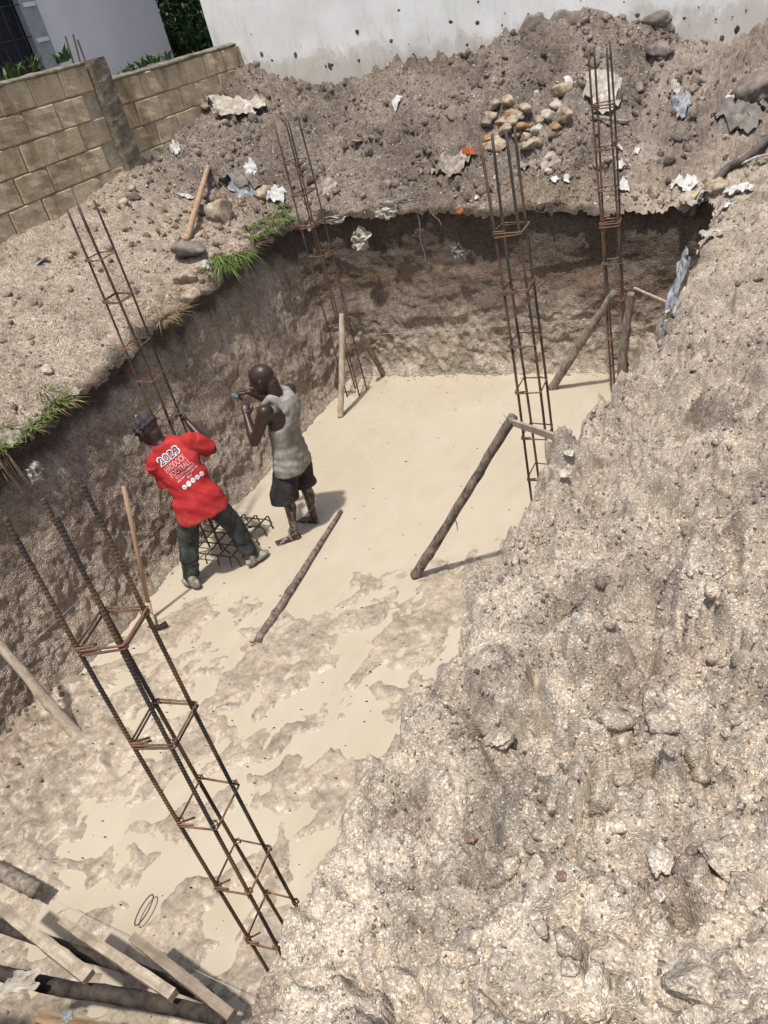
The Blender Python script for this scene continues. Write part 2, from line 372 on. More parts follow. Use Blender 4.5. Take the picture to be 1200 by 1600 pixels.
# ------------------------------------------------------------------ ground shape
XL, YF, YN = -5.25, 8.2, 0.05
def xr_of(y): return np.interp(y, [.4, .8, 1.3, 2.3, 3.2, 3.9, 4.4, 5.5, 8.6], [-.99, -1.0, -1.02, -.97, -.88, -.74, -.63, -.60, -.60])
def pit_d(x, y, r=.55):
    a = np.maximum(XL - x, x - xr_of(y)); b = np.maximum(y - YF, YN - y)
    a, b = a + r, b + r
    return np.minimum(np.maximum(a, b), 0) + np.hypot(np.maximum(a, 0), np.maximum(b, 0)) - r
CP = np.array([(-5.2, 1, 1.68), (-5.2, 3.2, 1.71), (-5.2, 4.7, 1.82), (-5.2, 5.7, 1.87), (-5.2, 7.2, 2.0),
    (-5.1, 8.3, 2.0), (-4.1, 8.3, 1.99), (-2.9, 8.3, 1.86), (-2, 8.3, 1.77), (-1, 8.3, 1.70),
    (-6.1, 4.5, 2.12), (-6.1, 6.5, 2.22), (-6.2, 8.6, 2.36), (-5.2, 9.6, 2.5), (-3.6, 9.6, 2.38), (-2, 9.6, 2.2),
    (-7.3, 3, 2.62), (-7.3, 5.8, 2.70), (-7.3, 7.9, 2.84), (-7.3, 9.7, 3.06), (-7.3, 11, 3.45),
    (-7.8, 11.2, 3.54), (-6.7, 11.2, 3.2), (-5, 11.2, 3.08), (-3.6, 11.2, 3.12), (-2.6, 11.2, 3.2), (-2.0, 11.2, 3.06), (-1.15, 11.2, 2.7), (-.4, 11.2, 2.66),
    (1, 11.2, 2.8), (3, 11.2, 2.8), (-1.1, .4, 2.03), (-1.02, 2, 2.0), (-.85, 4, 1.94), (-.7, 6, 1.85), (-.65, 7.6, 1.74),
    (0, 0, 2.36), (-.6, 0, 2.17), (.8, 1.5, 2.5), (1.6, 0, 2.6), (.3, 3, 2.27), (1.0, 5, 2.28), (.3, 7.4, 2.02), (.5, 9, 2.2), (2, 4, 2.45), (2.6, 8.5, 2.4),
    (-3, -.6, 1.95), (-5, -.6, 1.8), (-7, 0, 2.4)], float)
def _tps(d): return np.where(d > 1e-9, d * d * np.log(d + 1e-12), 0)
_P = CP[:, :2]; _N = len(CP)
_K = _tps(np.linalg.norm(_P[:, None] - _P[None], axis=2)) + np.eye(_N) * .02
_A = np.zeros((_N + 3, _N + 3)); _A[:_N, :_N] = _K; _A[:_N, _N] = 1; _A[:_N, _N + 1:] = _P; _A[_N:, :_N] = _A[:_N, _N:].T
_WT = np.linalg.solve(_A, np.concatenate([CP[:, 2], [0, 0, 0]]))
def base_h(x, y):
    x = np.clip(np.asarray(x, float), -7.6, 3.0); y = np.clip(np.asarray(y, float), -.8, 11.5)
    o = _WT[_N] + _WT[_N + 1] * x + _WT[_N + 2] * y
    for i in range(_N): o = o + _WT[i] * _tps(np.hypot(x - _P[i, 0], y - _P[i, 1]))
    return o
def ground_h(x, y):
    x = np.asarray(x, float); y = np.asarray(y, float)
    z = base_h(x, y)
    near = sstep(-2.2, -1.0, x + 0 * y) * sstep(9.4, 7.9, y)              # the big sand heap on the right
    far = sstep(7.7, 8.6, y + .3 * perlin(x, y)) * (1 - near)
    left = np.clip(1 - near - far, 0, 1)
    big = fbm(x * .9, y * .9, None, 3, 3)
    mid = fbm(x * 3.1, y * 3.1, None, 4, 11, billow=True)
    rdg = fbm(x * 2.3 + .3 * mid, y * 2.3, None, 5, 31, ridge=True)
    c1 = clods(x * 6, y * 6, 1, keep=.45) / 6; c2 = clods(x * 13, y * 13, 2, keep=.55) / 13; c3 = clods(x * 30, y * 30, 3, keep=.7) / 30
    fine = fbm(x * 22, y * 22, None, 3, 51)
    patch = sstep(-.15, .35, perlin(x * 1.3, y * 1.3, None, 71))
    c0 = clods(x * 3.2, y * 3.2, 4, .75, .5) / 3.2; c4 = clods(x * 62, y * 62, 6, .6, .8) / 62
    rim = .35 + .65 * sstep(.0, .30, pit_d(x, y)); pt2 = sstep(-.3, .3, perlin(x * 2.1 + 3, y * 2.1, None, 72))
    wx = x + .05 * perlin(x * 5, y * 5, None, 73); wy = y + .05 * perlin(x * 5, y * 5, None, 74)
    crack = .055 * np.clip(1 - np.abs(perlin(wx * 2.0, wy * 2.0, None, 75)) * 3, 0, 1) ** 3 * patch + .030 * np.clip(1 - np.abs(perlin(wx * 5.2, wy * 5.2, None, 76)) * 3, 0, 1) ** 3 * pt2 + .075 * sstep(.38, .56, perlin(wx * 4.1, wy * 4.1, None, 78)) * (.4 + .6 * pt2) + .03 * sstep(.4, .55, perlin(wx * 9, wy * 9, None, 82))
    zn = .08 * big + .06 * mid + .022 * fbm(wx * 8, wy * 8, None, 3, 81, billow=True) + (.6 * c0 + 1.0 * c1) * (.2 + .8 * patch) + 1.0 * c2 * (.3 + .7 * pt2) + .7 * c3 + .35 * c4 - 1.15 * crack
    zn = zn * (1 - .35 * sstep(3.0, 6.0, y))
    zf = .06 * big + .075 * mid + 1.1 * c1 * patch + 1.0 * c2 + .7 * c3 + .016 * fine
    zl = .05 * big + .025 * mid + .4 * c1 * patch + .7 * c2 * patch + .45 * c3 + .008 * fine
    cap = 1 - .8 * sstep(30, 12, 40 - np.maximum(np.abs(x), np.abs(y)))
    return z + (zn * near + zf * far * rim + zl * left)
def hit(px, py, lift=0.0):
    r = ray(px, py); lo = .8; t = lo
    ts = np.linspace(.8, 16, 1500); P = EYE[None] + r[None] * ts[:, None]
    g = ground_h(P[:, 0], P[:, 1]); ok = (P[:, 2] < g) & (pit_d(P[:, 0], P[:, 1]) > 0)
    i = int(np.argmax(ok)) if ok.any() else 600
    p = P[i].copy(); p[2] = float(g[i]) + lift if ok.any() else p[2]; return p

def axis(segs):
    out = [segs[0][0]]
    for a, b, st in segs:
        n = max(1, int(round((b - a) / st))); out += list(a + (b - a) * (np.arange(1, n + 1) / n))
    return np.array(out)
gx = axis([(-400, -60, 85), (-60, -16, 11), (-16, -8, .4), (-8, -5.6, .026), (-5.6, -1.3, .022), (-1.3, .9, .0068), (.9, 1.6, .02), (1.6, 4, .06), (4, 16, 1.0), (16, 60, 11), (60, 400, 85)])
gy = axis([(-400, -60, 85), (-60, -6, 9), (-6, .1, .25), (.1, 2.3, .0070), (2.3, 4.2, .0115), (4.2, 5, .016), (5, 11.3, .022), (11.3, 16, .4), (16, 60, 11), (60, 400, 85)])
GX, GY = np.meshgrid(gx, gy, indexing='ij'); nx, ny = GX.shape
D = pit_d(GX, GY)
wob = .05 * perlin(GX * 3, GY * 3, None, 91) + .03 * perlin(GX * 9, GY * 9, None, 92)
Z = ground_h(GX, GY)
DD = D + wob
Z = Z - np.clip((.035 - DD) / .11, 0, 2) ** 2 * .07
keepv = DD > -.05
fi, fj = np.meshgrid(np.arange(nx - 1), np.arange(ny - 1), indexing='ij')
kf = keepv[:-1, :-1] & keepv[1:, :-1] & keepv[:-1, 1:] & keepv[1:, 1:]
idx = lambda i, j: i * ny + j
F4 = np.stack([idx(fi, fj), idx(fi + 1, fj), idx(fi + 1, fj + 1), idx(fi, fj + 1)], -1)
def soil_color(x, y, d):
    near = sstep(-2.2, -1.0, x + 0 * y) * sstep(9.0, 7.9, y + .3 * perlin(x * 2, y * 2))
    far = sstep(7.5, 8.5, y + .5 * perlin(x, y)) * (1 - near)
    n1 = sstep(-.4, .4, fbm(x * 1.1, y * 1.1, None, 4, 201)); n2 = sstep(-.3, .5, fbm(x * 4, y * 4, None, 4, 202))
    L = lambda a, b, k: np.array(a) * (1 - k[..., None]) + np.array(b) * k[..., None]
    cl = L((.475, .39, .305), (.35, .28, .22), n2 * .8)
    cf = L((.30, .25, .21), (.195, .16, .135), n1); cf = cf * (1 - .35 * n2[..., None]) + np.array((.33, .28, .22)) * .35 * n2[..., None]
    yel = sstep(9.4, 8.4, y) * sstep(-4.2, -2.5, x)
    cf = cf * (1 - .5 * yel[..., None]) + np.array((.25, .20, .13)) * .5 * yel[..., None]
    cn = L((.53, .462, .372), (.40, .34, .272), sstep(.8, 3.2, y + .7 * n1)); cn = cn * (1 - .3 * n2[..., None]) + np.array((.21, .18, .148)) * .3 * n2[..., None]
    red = sstep(.25, .6, perlin(x * 3.3, y * 3.3, None, 207)) * sstep(2.5, 1.5, y)
    cn = cn * (1 - .45 * red[..., None]) + np.array((.17, .115, .085)) * .45 * red[..., None]
    cn = cn * (1 - .28 * sstep(.2, .6, fbm(x * 2.2, y * 2.2, None, 4, 209)))[..., None]
    c = cn * near[..., None] + (1 - near[..., None]) * (cf * far[..., None] + cl * (1 - far[..., None]))
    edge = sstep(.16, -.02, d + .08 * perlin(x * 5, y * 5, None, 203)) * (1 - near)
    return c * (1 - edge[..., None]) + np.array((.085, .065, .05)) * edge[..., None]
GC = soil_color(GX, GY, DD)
flat = F4.reshape(-1, 4)[kf.ravel()]
cent_x = GX.ravel()[flat[:, 0]]; cent_y = GY.ravel()[flat[:, 0]]
isn = cent_x > -1.6 + 0 * cent_y
def submesh(name, faces, mat):
    used = np.unique(faces); mp = np.full(nx * ny, -1, dtype=np.int64); mp[used] = np.arange(len(used))
    V = np.stack([GX.ravel()[used], GY.ravel()[used], Z.ravel()[used]], 1)
    o = link_mesh(name, V, mp[faces], mat, None, True, GC.reshape(-1, 3)[used]); o['kind'] = 'structure'; return o
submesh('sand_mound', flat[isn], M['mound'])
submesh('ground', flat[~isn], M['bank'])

# ------------------------------------------------------------------ pit walls
def path():
    P = []
    def line(a, b, st):
        a = np.array(a, float); b = np.array(b, float); n = max(1, int(np.linalg.norm(b - a) / st))
        P.extend([a + (b - a) * i / n for i in range(n)])
    r = .55
    def arc(cx, cy, a0, a1, n):
        P.extend([np.array([cx + r * math.cos(math.radians(a0 + (a1 - a0) * i / n)), cy + r * math.sin(math.radians(a0 + (a1 - a0) * i / n))]) for i in range(n)])
    xn, xf = xr_of(YN + r), xr_of(YF - r)
    line((XL, YN + r), (XL, YF - r), .014); arc(XL + r, YF - r, 180, 90, 60)
    line((XL + r, YF), (xf - r, YF), .014); arc(xf - r, YF - r, 90, 0, 40)
    line((xf, YF - r), (xn, YN + r), .05); arc(xn - r, YN + r, 0, -90, 20)
    line((xn - r, YN), (XL + r, YN), .05); arc(XL + r, YN + r, 270, 180, 20)
    P = np.array(P)
    for _ in range(4):
        e = 1e-3; d = pit_d(P[:, 0], P[:, 1]); g = np.stack([(pit_d(P[:, 0] + e, P[:, 1]) - d) / e, (pit_d(P[:, 0], P[:, 1] + e) - d) / e], 1)
        P = P - g * d[:, None]
    e = 1e-3; d = pit_d(P[:, 0], P[:, 1]); g = np.stack([(pit_d(P[:, 0] + e, P[:, 1]) - d) / e, (pit_d(P[:, 0], P[:, 1] + e) - d) / e], 1)
    return P, g / np.linalg.norm(g, axis=1)[:, None]
PP, PN = path(); nu = len(PP); nv = 150
top = np.minimum(ground_h(PP[:, 0] + PN[:, 0] * .07, PP[:, 1] + PN[:, 1] * .07), ground_h(PP[:, 0] + PN[:, 0] * .03, PP[:, 1] + PN[:, 1] * .03)) - .012
u = np.linspace(0, 1, nv)
WZ = -.12 + (top[:, None] + .12) * u[None]
WX = PP[:, 0:1] + 0 * WZ; WY = PP[:, 1:2] + 0 * WZ
farw = sstep(7.6, 8.1, WY)
zz = np.clip(WZ, 0, 3); dep = top[:, None] - WZ
lean = .20 - .14 * farw + .06 * sstep(-4.2, -4.9, PP[:, 0:1]) * (1 - farw)
off = -.02 - .16 * (1 - farw) + lean * (zz / 1.9) - .10 * np.exp(-zz / .10)
off = off + .06 * fbm(WX * 1.3, WY * 1.3, WZ * 1.3, 3, 5) + .030 * fbm(WX * 3.5, WY * 3.5, WZ * 5, 4, 15)
lump = fbm(WX * 7, WY * 7, WZ * 5.5, 4, 25, ridge=True)
lowm = sstep(1.0, .55, WZ + .25 * perlin(WX * 1.5, WY * 1.5, WZ)) 
off = off - .026 * lump * (.08 + .9 * lowm) + .006 * fbm(WX * 24, WY * 24, WZ * 15, 3, 35)
led = sstep(.05, .5, perlin(WX * .8, WY * .8, WZ * 4.5, 45))
off = off + .03 * led * farw + .03 * sstep(.45, .12, dep)
hol = np.exp(-(((WX + 3.2) / .55) ** 2 + ((WZ - 1.35) / .22) ** 2)) + .8 * np.exp(-(((WX + 1.9) / .4) ** 2 + ((WZ - 1.2) / .18) ** 2))
off = off + .08 * hol * farw
tl = sstep(.93, .985, u)[None]
off = off * (1 - tl) + .07 * tl
WX = WX + PN[:, 0:1] * off; WY = WY + PN[:, 1:2] * off
WZ = WZ + .02 * fbm(WX * 5, WY * 5, WZ * 5, 3, 55) * (u[None] < .97)
nn = fbm(WX * 1.4, WY * 1.4, WZ * 1.4, 4, 65); n5 = fbm(WX * 6, WY * 6, WZ * 5, 4, 75)
def L3(a, b, k): return np.array(a) * (1 - k[..., None]) + np.array(b) * k[..., None]
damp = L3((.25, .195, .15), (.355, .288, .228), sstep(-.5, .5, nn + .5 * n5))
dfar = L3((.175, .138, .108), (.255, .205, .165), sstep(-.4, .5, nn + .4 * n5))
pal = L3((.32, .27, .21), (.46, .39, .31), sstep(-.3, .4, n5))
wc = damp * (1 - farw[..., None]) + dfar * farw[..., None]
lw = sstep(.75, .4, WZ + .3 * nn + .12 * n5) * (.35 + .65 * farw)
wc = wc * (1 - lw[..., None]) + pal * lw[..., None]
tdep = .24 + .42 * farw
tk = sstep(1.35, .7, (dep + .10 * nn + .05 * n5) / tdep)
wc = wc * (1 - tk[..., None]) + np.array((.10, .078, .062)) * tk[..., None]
br = np.exp(-((dep - .75 - .1 * nn) / .12) ** 2) * farw * .6
wc = wc * (1 - br[..., None]) + np.array((.17, .115, .075)) * br[..., None]
ii, jj = np.meshgrid(np.arange(nu), np.arange(nv - 1), indexing='ij')
FW = np.stack([ii * nv + jj, ii * nv + jj + 1, ((ii + 1) % nu) * nv + jj + 1, ((ii + 1) % nu) * nv + jj], -1).reshape(-1, 4)
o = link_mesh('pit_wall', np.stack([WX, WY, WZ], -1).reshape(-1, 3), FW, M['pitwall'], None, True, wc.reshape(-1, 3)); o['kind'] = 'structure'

# ------------------------------------------------------------------ pit floor: silt water, mud standing out of it
def mud_h(x, y):
    yb = 3.55 + (x + 4.6) * .52 + .35 * perlin(x * 1.2, y * 1.2, None, 300)
    w = sstep(.45, -.35, y - yb)
    # flow runs roughly along the pit
    xx = x * 1.0 - y * .15
    wxx = xx + .12 * perlin(x * 3, y * 3, None, 311); wyy = y + .12 * perlin(x * 3, y * 3, None, 312)
    a = fbm(wxx * 2.9, wyy * 1.9, None, 5, 301) + .35 * fbm(wxx * 7, wyy * 5, None, 3, 302)
    pools = -.55 * np.exp(-(((x + 3.3) / .55) ** 2 + ((y - 1.7) / .35) ** 2)) - .35 * np.exp(-(((x + 2.6) / .35) ** 2 + ((y - 2.7) / .5) ** 2)) \
            - .3 * np.exp(-(((x + 4.0) / .35) ** 2 + ((y - 2.6) / .4) ** 2)) + .35 * np.exp(-(((x + 3.2) / .5) ** 2 + ((y - 3.4) / .4) ** 2)) + .5 * np.exp(-(((x + 2.1) / .5) ** 2 + ((y - 4.3) / .35) ** 2))
    s = a * .95 + pools * .75 + .12
    h = -.04 + .042 * w * sstep(-.5, .12, s) + .012 * w * sstep(.05, .3, s)
    h = h + w * sstep(-.2, .1, s) * (.006 * fbm(x * 12, y * 9, None, 4, 303) + .014 * np.clip(fbm(x * 9, y * 7, None, 4, 304, ridge=True) - .8, 0, 1) + .006 * clods(x * 16, y * 14, 313, .8, .4) - .022 * np.exp(-(worley(x * 2.6, y * 2.3, 314)[0] / .16) ** 2))
    shore = sstep(-3.75, -4.85, x + .25 * perlin(x * 2, y * 2, None, 305) - .28 * (y - 1.4)) * sstep(3.0, 1.8, y)
    h = h + shore * (.13 + .035 * fbm(x * 7, y * 7, None, 4, 306, billow=True))
    nb = sstep(.95, .35, y + .12 * perlin(x * 3, y * 3, None, 307)) 
    h = h + nb * (.13 + .08 * fbm(x * 4, y * 4, None, 4, 308)) + np.clip(.55 - y, 0, 1) * .9
    tl = sstep(.10, -.02, -pit_d(x, y) - .02) * .04
    return h + tl
fx = np.arange(-5.4, -.6, .014); fy = np.arange(-.3, 8.6, .016)
FX, FY = np.meshgrid(fx, fy, indexing='ij'); FZ = mud_h(FX, FY); mx, my = FX.shape
fm = sstep(-.3, .4, fbm(FX * 3, FY * 3, None, 4, 320))
fc = L3((.43, .362, .277), (.345, .288, .22), fm)
wet = sstep(.012, -.012, FZ); fc = fc * (1 - wet[..., None]) + np.array((.46, .39, .285)) * wet[..., None]
shr = sstep(.05, .16, FZ); fc = fc * (1 - shr[..., None]) + L3((.30, .24, .18), (.24, .185, .14), fm) * shr[..., None]
ii, jj = np.meshgrid(np.arange(mx - 1), np.arange(my - 1), indexing='ij')
o = link_mesh('mud_floor', np.stack([FX, FY, FZ], -1).reshape(-1, 3),
              np.stack([ii * my + jj, (ii + 1) * my + jj, (ii + 1) * my + jj + 1, ii * my + jj + 1], -1).reshape(-1, 4), M['mud'], None, True, fc.reshape(-1, 3))
o['kind'] = 'structure'
wn = 60
WXs, WYs = np.meshgrid(np.linspace(-5.35, -.65, wn), np.linspace(.3, 8.5, wn), indexing='ij')
ii, jj = np.meshgrid(np.arange(wn - 1), np.arange(wn - 1), indexing='ij')
o = link_mesh('water', np.stack([WXs, WYs, .0012 * perlin(WXs * 2, WYs * 2)], -1).reshape(-1, 3),
              np.stack([ii * wn + jj, (ii + 1) * wn + jj, (ii + 1) * wn + jj + 1, ii * wn + jj + 1], -1).reshape(-1, 4), M['water'], None, True)
o['kind'] = 'structure'
# ------------------------------------------------------------------ generic shapes
_ICO = {}
def ico(n):
    if n not in _ICO:
        b = bmesh.new(); bmesh.ops.create_icosphere(b, subdivisions=n, radius=1)
        _ICO[n] = (np.array([v.co[:] for v in b.verts]), np.array([[v.index for v in f.verts] for f in b.faces])); b.free()
    return _ICO[n]
def rock_shape(seed, sub=2, rough=.22, flat=(1, .8, .6), facet=.0, crumb=.12):
    V, F = ico(sub); r = random.Random(seed)
    n = fbm(V[:, 0] * 1.1 + seed * 3.1, V[:, 1] * 1.1, V[:, 2] * 1.1, 3, seed)
    P = V * (1 + rough * 1.3 * n + crumb * fbm(V[:, 0] * 3.3 + seed, V[:, 1] * 3.3, V[:, 2] * 3.3, 2, seed + 1))[:, None]
    for k in range(int(facet)):
        a = _n([r.gauss(0, 1) for _ in range(3)]); h = r.uniform(.55, .8); d = P @ a
        P = P - np.where(d > h, d - h, 0)[:, None] * a[None]
    return P * np.array(flat), F
def rot3(rx, ry, rz): return np.array((Matrix.Rotation(rz, 3, 'Z') @ Matrix.Rotation(ry, 3, 'Y') @ Matrix.Rotation(rx, 3, 'X')))
def rock(name, p, size, mat, label, cat='stone', group=None, seed=0, flat=(1, .8, .6), facet=9, sub=3, rough=.32, sink=.3, rz=None, colr=None, crumb=.24):
    V, F = rock_shape(seed, sub, rough, flat, facet, crumb)
    r = random.Random(seed + 9); V = V @ rot3(r.uniform(-.3, .3), r.uniform(-.3, .3), r.uniform(0, 6.28) if rz is None else rz).T * size
    o = link_mesh(name, V, F, mat, None, colr is not None, None if colr is None else np.tile(np.array(colr), (len(V), 1))); o.location = (p[0], p[1], p[2] + size * flat[2] * (1 - 2 * sink))
    return tag(o, label, cat, group)
def scatter(name, mat, n, region, smin, smax, seed, colf, sub=1, sink=.3, dens=None, power=2.5, kind='stuff', flat=(1, .85, .65)):
    rng = np.random.default_rng(seed)
    sh = [rock_shape(seed * 31 + k, sub, .42, flat, 3, .3) for k in range(10)]
    x = rng.uniform(region[0], region[1], n); y = rng.uniform(region[2], region[3], n)
    ok = pit_d(x, y) > .02
    if dens is not None: ok &= dens(x, y) > rng.uniform(0, 1, n)
    x, y = x[ok], y[ok]; n = len(x); s = smin + (smax - smin) * rng.uniform(0, 1, n) ** power
    z = ground_h(x, y); c = colf(x, y, rng)
    VV = []; FF = []; CC = []; k = 0
    for i in range(n):
        V, F = sh[i % 10]; A = rot3(*rng.uniform(-3, 3, 3)) * s[i]
        P = V @ A.T + np.array([x[i], y[i], z[i] + s[i] * (.5 - sink)])
        VV.append(P); FF.append(F + k); CC.append(np.repeat(c[i][None], len(P), 0)); k += len(P)
    o = link_mesh(name, np.concatenate(VV), np.concatenate(FF), mat, None, True, np.concatenate(CC)); o['kind'] = kind
    return o

# loose clods, pebbles and grit on the soil (nobody could count these)
def cc(base, var):
    def f(x, y, rng):
        d = pit_d(x, y); c = soil_color(x, y, d)
        k = rng.uniform(1 - var, 1 + var * .6, len(x))[:, None]; return c * k * np.array(base)
    return f
def cd_(x, y, rng):
    c = soil_color(x, y, pit_d(x, y)); k = rng.uniform(0, 1, (len(x), 1)); return c * np.where(k < .28, .38 + k, .8 + .35 * k)  # a share of crumbs is coloured dark, standing in for small shadowed pits
def cp(x, y, rng):
    k = rng.uniform(0, 1, (len(x), 1)); a = np.array((.62, .58, .51)); b = np.array((.30, .22, .15)); return a * (k > .35) + b * (k <= .35) * (.6 + k)
pn = lambda x, y: sstep(-.1, .4, perlin(x * 1.6, y * 1.6, None, 71)) * .9 + .1
scatter('soil_clods', M['clod'], 5200, (-7.3, -1.0, 8.1, 11.2), .010, .075, 5, cc((1, 1, 1), .35), 2, .38, pn, 4.5)
scatter('soil_clods', M['clod'], 1500, (-7.3, -5.2, 2.0, 8.6), .008, .05, 6, cc((.85, .83, .8), .35), 2, .38, pn, 5)
scatter('soil_clods', M['clod'], 1500, (-1.1, 1.3, 4.0, 10.8), .010, .05, 7, cc((.95, .95, .95), .3), 1, .35, pn, 3)
scatter('sand_lumps', M['mound'], 2300, (-1.15, 1.0, .2, 4.2), .006, .034, 8, cc((1.02, 1.02, 1.0), .22), 2, .38, pn, 3.2)
scatter('sand_crumbs', M['mound'], 16000, (-1.1, .95, .25, 2.6), .003, .011, 38, cd_, 1, .25, lambda x, y: .25 + .75 * sstep(-.1, .3, perlin(x * 4, y * 4, None, 79)), 2.5)
scatter('sand_crumbs', M['mound'], 9000, (-1.1, 1.4, 2.6, 8.0), .005, .018, 39, cd_, 1, .25, lambda x, y: .2 + .8 * sstep(-.1, .3, perlin(x * 3, y * 3, None, 79)), 3)
scatter('soil_crumbs', M['clod'], 9000, (-7.3, -1.0, 8.15, 11.2), .005, .022, 40, cc((1, 1, 1), .4), 1, .25, lambda x, y: .2 + .8 * sstep(-.1, .3, perlin(x * 2.5, y * 2.5, None, 80)), 3)
scatter('sand_lumps', M['mound'], 60, (-1.0, 1.0, .25, 1.9), .03, .06, 18, cc((1.02, 1.02, 1.0), .22), 3, .46, pn, 2)
scatter('pebbles', M['clod'], 9000, (-1.15, .9, .3, 3.2), .0018, .0055, 9, cp, 1, .2, None, 2)
scatter('pebbles', M['clod'], 5000, (-1.1, 1.2, 3.0, 8.5), .003, .009, 10, cp, 1, .2, None, 2)
scatter('pebbles', M['clod'], 2600, (-7.3, -1.0, 8.1, 11.2), .006, .022, 11, cp, 1, .2, None, 3)
scatter('pebbles', M['clod'], 1600, (-7.3, -5.2, 2.5, 8.6), .005, .015, 12, cp, 1, .2, None, 2.5)
def rub(x, y, rng):
    p = np.array([(.36, .30, .22), (.27, .235, .20), (.48, .44, .38), (.22, .17, .13), (.33, .22, .13)]); return p[rng.integers(0, 5, len(x))] * rng.uniform(.7, 1.1, (len(x), 1))
scatter('rubble', M['clod'], 150, (-6.4, -5.3, 6.3, 9.0), .014, .055, 51, rub, 2, .35, None, 1.6)
scatter('rubble', M['clod'], 420, (-3.6, -.2, 8.25, 10.4), .012, .045, 52, rub, 2, .35, lambda x, y: .15 + .85 * sstep(-.1, .3, perlin(x * 1.4, y * 1.4, None, 83)), 1.8)
scatter('rubble', M['clod'], 160, (-7.2, -6.3, 7.0, 9.6), .012, .04, 53, rub, 2, .35, None, 1.8)
# specks floating and lying on the pit floor
rng = np.random.default_rng(3); mb = MB(); Vr, Fr = rock_shape(4, 1, .3)
for i in range(420):
    x = rng.uniform(-4.9, -1.3); y = rng.uniform(.9, 7.9)
    if i % 3 and y > 4: continue
    s = rng.uniform(.003, .010) * (1.6 if rng.random() < .08 else 1); z = max(0.0, float(mud_h(np.array([x]), np.array([y]))[0]))
    k = rng.choice([0, 1]); c = ((.06, .045, .035), (.20, .16, .12))[k]
    mb.add(Vr * s * np.array([1.4, .8, .4]) + np.array([x, y, z + .001]), [tuple(f) for f in Fr], c)
o = mb.build('floating_debris', M['clod'], None, True, True); o['kind'] = 'stuff'
scat = np.random.default_rng(8); mb = MB()
for i in range(700):                                    # crumbs of mud on the banks of the floor
    x = scat.uniform(-4.95, -1.5); y = scat.uniform(.5, 4.6); z = float(mud_h(np.array([x]), np.array([y]))[0])
    if z < .004: continue
    s = scat.uniform(.003, .012) * (1 + 1.2 * (z > .06) * scat.random())
    V, F = rock_shape(int(i % 8) + 60, 1, .35); k = scat.uniform(.8, 1.1)
    mb.add(V * s + np.array([x, y, z + s * .15]), [tuple(f) for f in F], (.34 * k, .275 * k, .21 * k) if z < .06 else (.27 * k, .215 * k, .16 * k))
o = mb.build('mud_crumbs', M['mud'], None, True, True); o['kind'] = 'stuff'
mb = MB(); scat = np.random.default_rng(18)             # crumbled soil along the foot of the walls
for i in range(1500):
    k = scat.integers(0, nu)
    if PP[k, 0] > -1.3 or PP[k, 1] < .5: continue
    d = abs(scat.normal(0, .07)) + .03; x = PP[k, 0] - PN[k, 0] * (.10 + d); y = PP[k, 1] - PN[k, 1] * (.10 + d)
    s = scat.uniform(.008, .03); z = float(max(-.01, mud_h(np.array([x]), np.array([y]))[0])); V, F = rock_shape(int(i % 8) + 80, 1, .35); q = scat.uniform(.6, 1.1)
    mb.add(V * s + np.array([x, y, z]), [tuple(f) for f in F], (.25 * q, .205 * q, .155 * q))
o = mb.build('fallen_crumbs', M['clod'], None, True, True); o['kind'] = 'stuff'

# ------------------------------------------------------------------ boundary wall of sandcrete blocks
def block_mesh(seed, L, H, T):
    b = bmesh.new(); bmesh.ops.create_cube(b, size=1); bmesh.ops.scale(b, vec=(T, L, H), verts=b.verts)
    bmesh.ops.bevel(b, geom=b.edges[:] , offset=.012, segments=1, affect='EDGES')
    bmesh.ops.subdivide_edges(b, edges=[e for e in b.edges if e.calc_length() > .15], cuts=3, use_grid_fill=True)
    for v in b.verts:
        q = np.array(v.co[:]) * 9 + seed * 7.7
        n = float(fbm(q[0:1], q[1:2], q[2:3], 3, seed)[0]); v.co += Vector((.010, .006, .006)) * n
    me = bpy.data.meshes.new('brick'); b.to_mesh(me); b.free(); me.materials.append(M['block']); return me
bw = empty('block_wall', (-7.3, 6, 2.7)); tag(bw, 'weathered yellowish boundary wall of hollow sand blocks, the tall stretch left of the cement pillar', 'wall')
bw2 = empty('block_wall', (-7.35, 9.5, 2.7)); tag(bw2, 'lower mossy stretch of block wall between the cement pillar and the white house', 'wall')
H, L = .272, .47
meshes = [block_mesh(k, L - .008, H - .008, .2) for k in range(5)]
rr = random.Random(4)
def courses(parent, px_, y0, y1, ztop, zbot, shift=0.0):
    z = ztop - H / 2; i = 0
    while z > zbot:
        y = y1 - L / 2 - (L / 2 if i % 2 else 0) + shift
        while y > y0:
            yy = y + rr.uniform(-.008, .008)
            o = bpy.data.objects.new('brick', meshes[rr.randrange(5)]); COL.objects.link(o); o.parent = parent
            o.location = Vector((px_ - .1 + rr.uniform(-.008, .008), yy, z + rr.uniform(-.004, .004))) - parent.location
            o.rotation_euler = (rr.uniform(-.012, .012), rr.uniform(-.01, .01), rr.uniform(-.008, .008))
            if yy + L / 2 > y1 + .02:
                o.scale = (1, max(.1, (y1 - (yy - L / 2)) / L), 1); o.location.y = (y1 + yy - L / 2) / 2 - parent.location.y
            y -= L
        z -= H; i += 1
courses(bw, -7.3, 2.2, 7.92, 4.03, 2.45); courses(bw2, -7.36, 8.2, 11.15, 3.80, 2.7, .0)
m_ = MB(); m_.box((-7.405, 5.0, 3.1), (.165, 5.9, 1.83)); m_.build('mortar', M['mortar'], bw, sub=bw.location)
m_ = MB(); m_.box((-7.465, 9.66, 3.1), (.165, 3.05, 1.38)); m_.build('mortar', M['mortar'], bw2, sub=bw2.location)
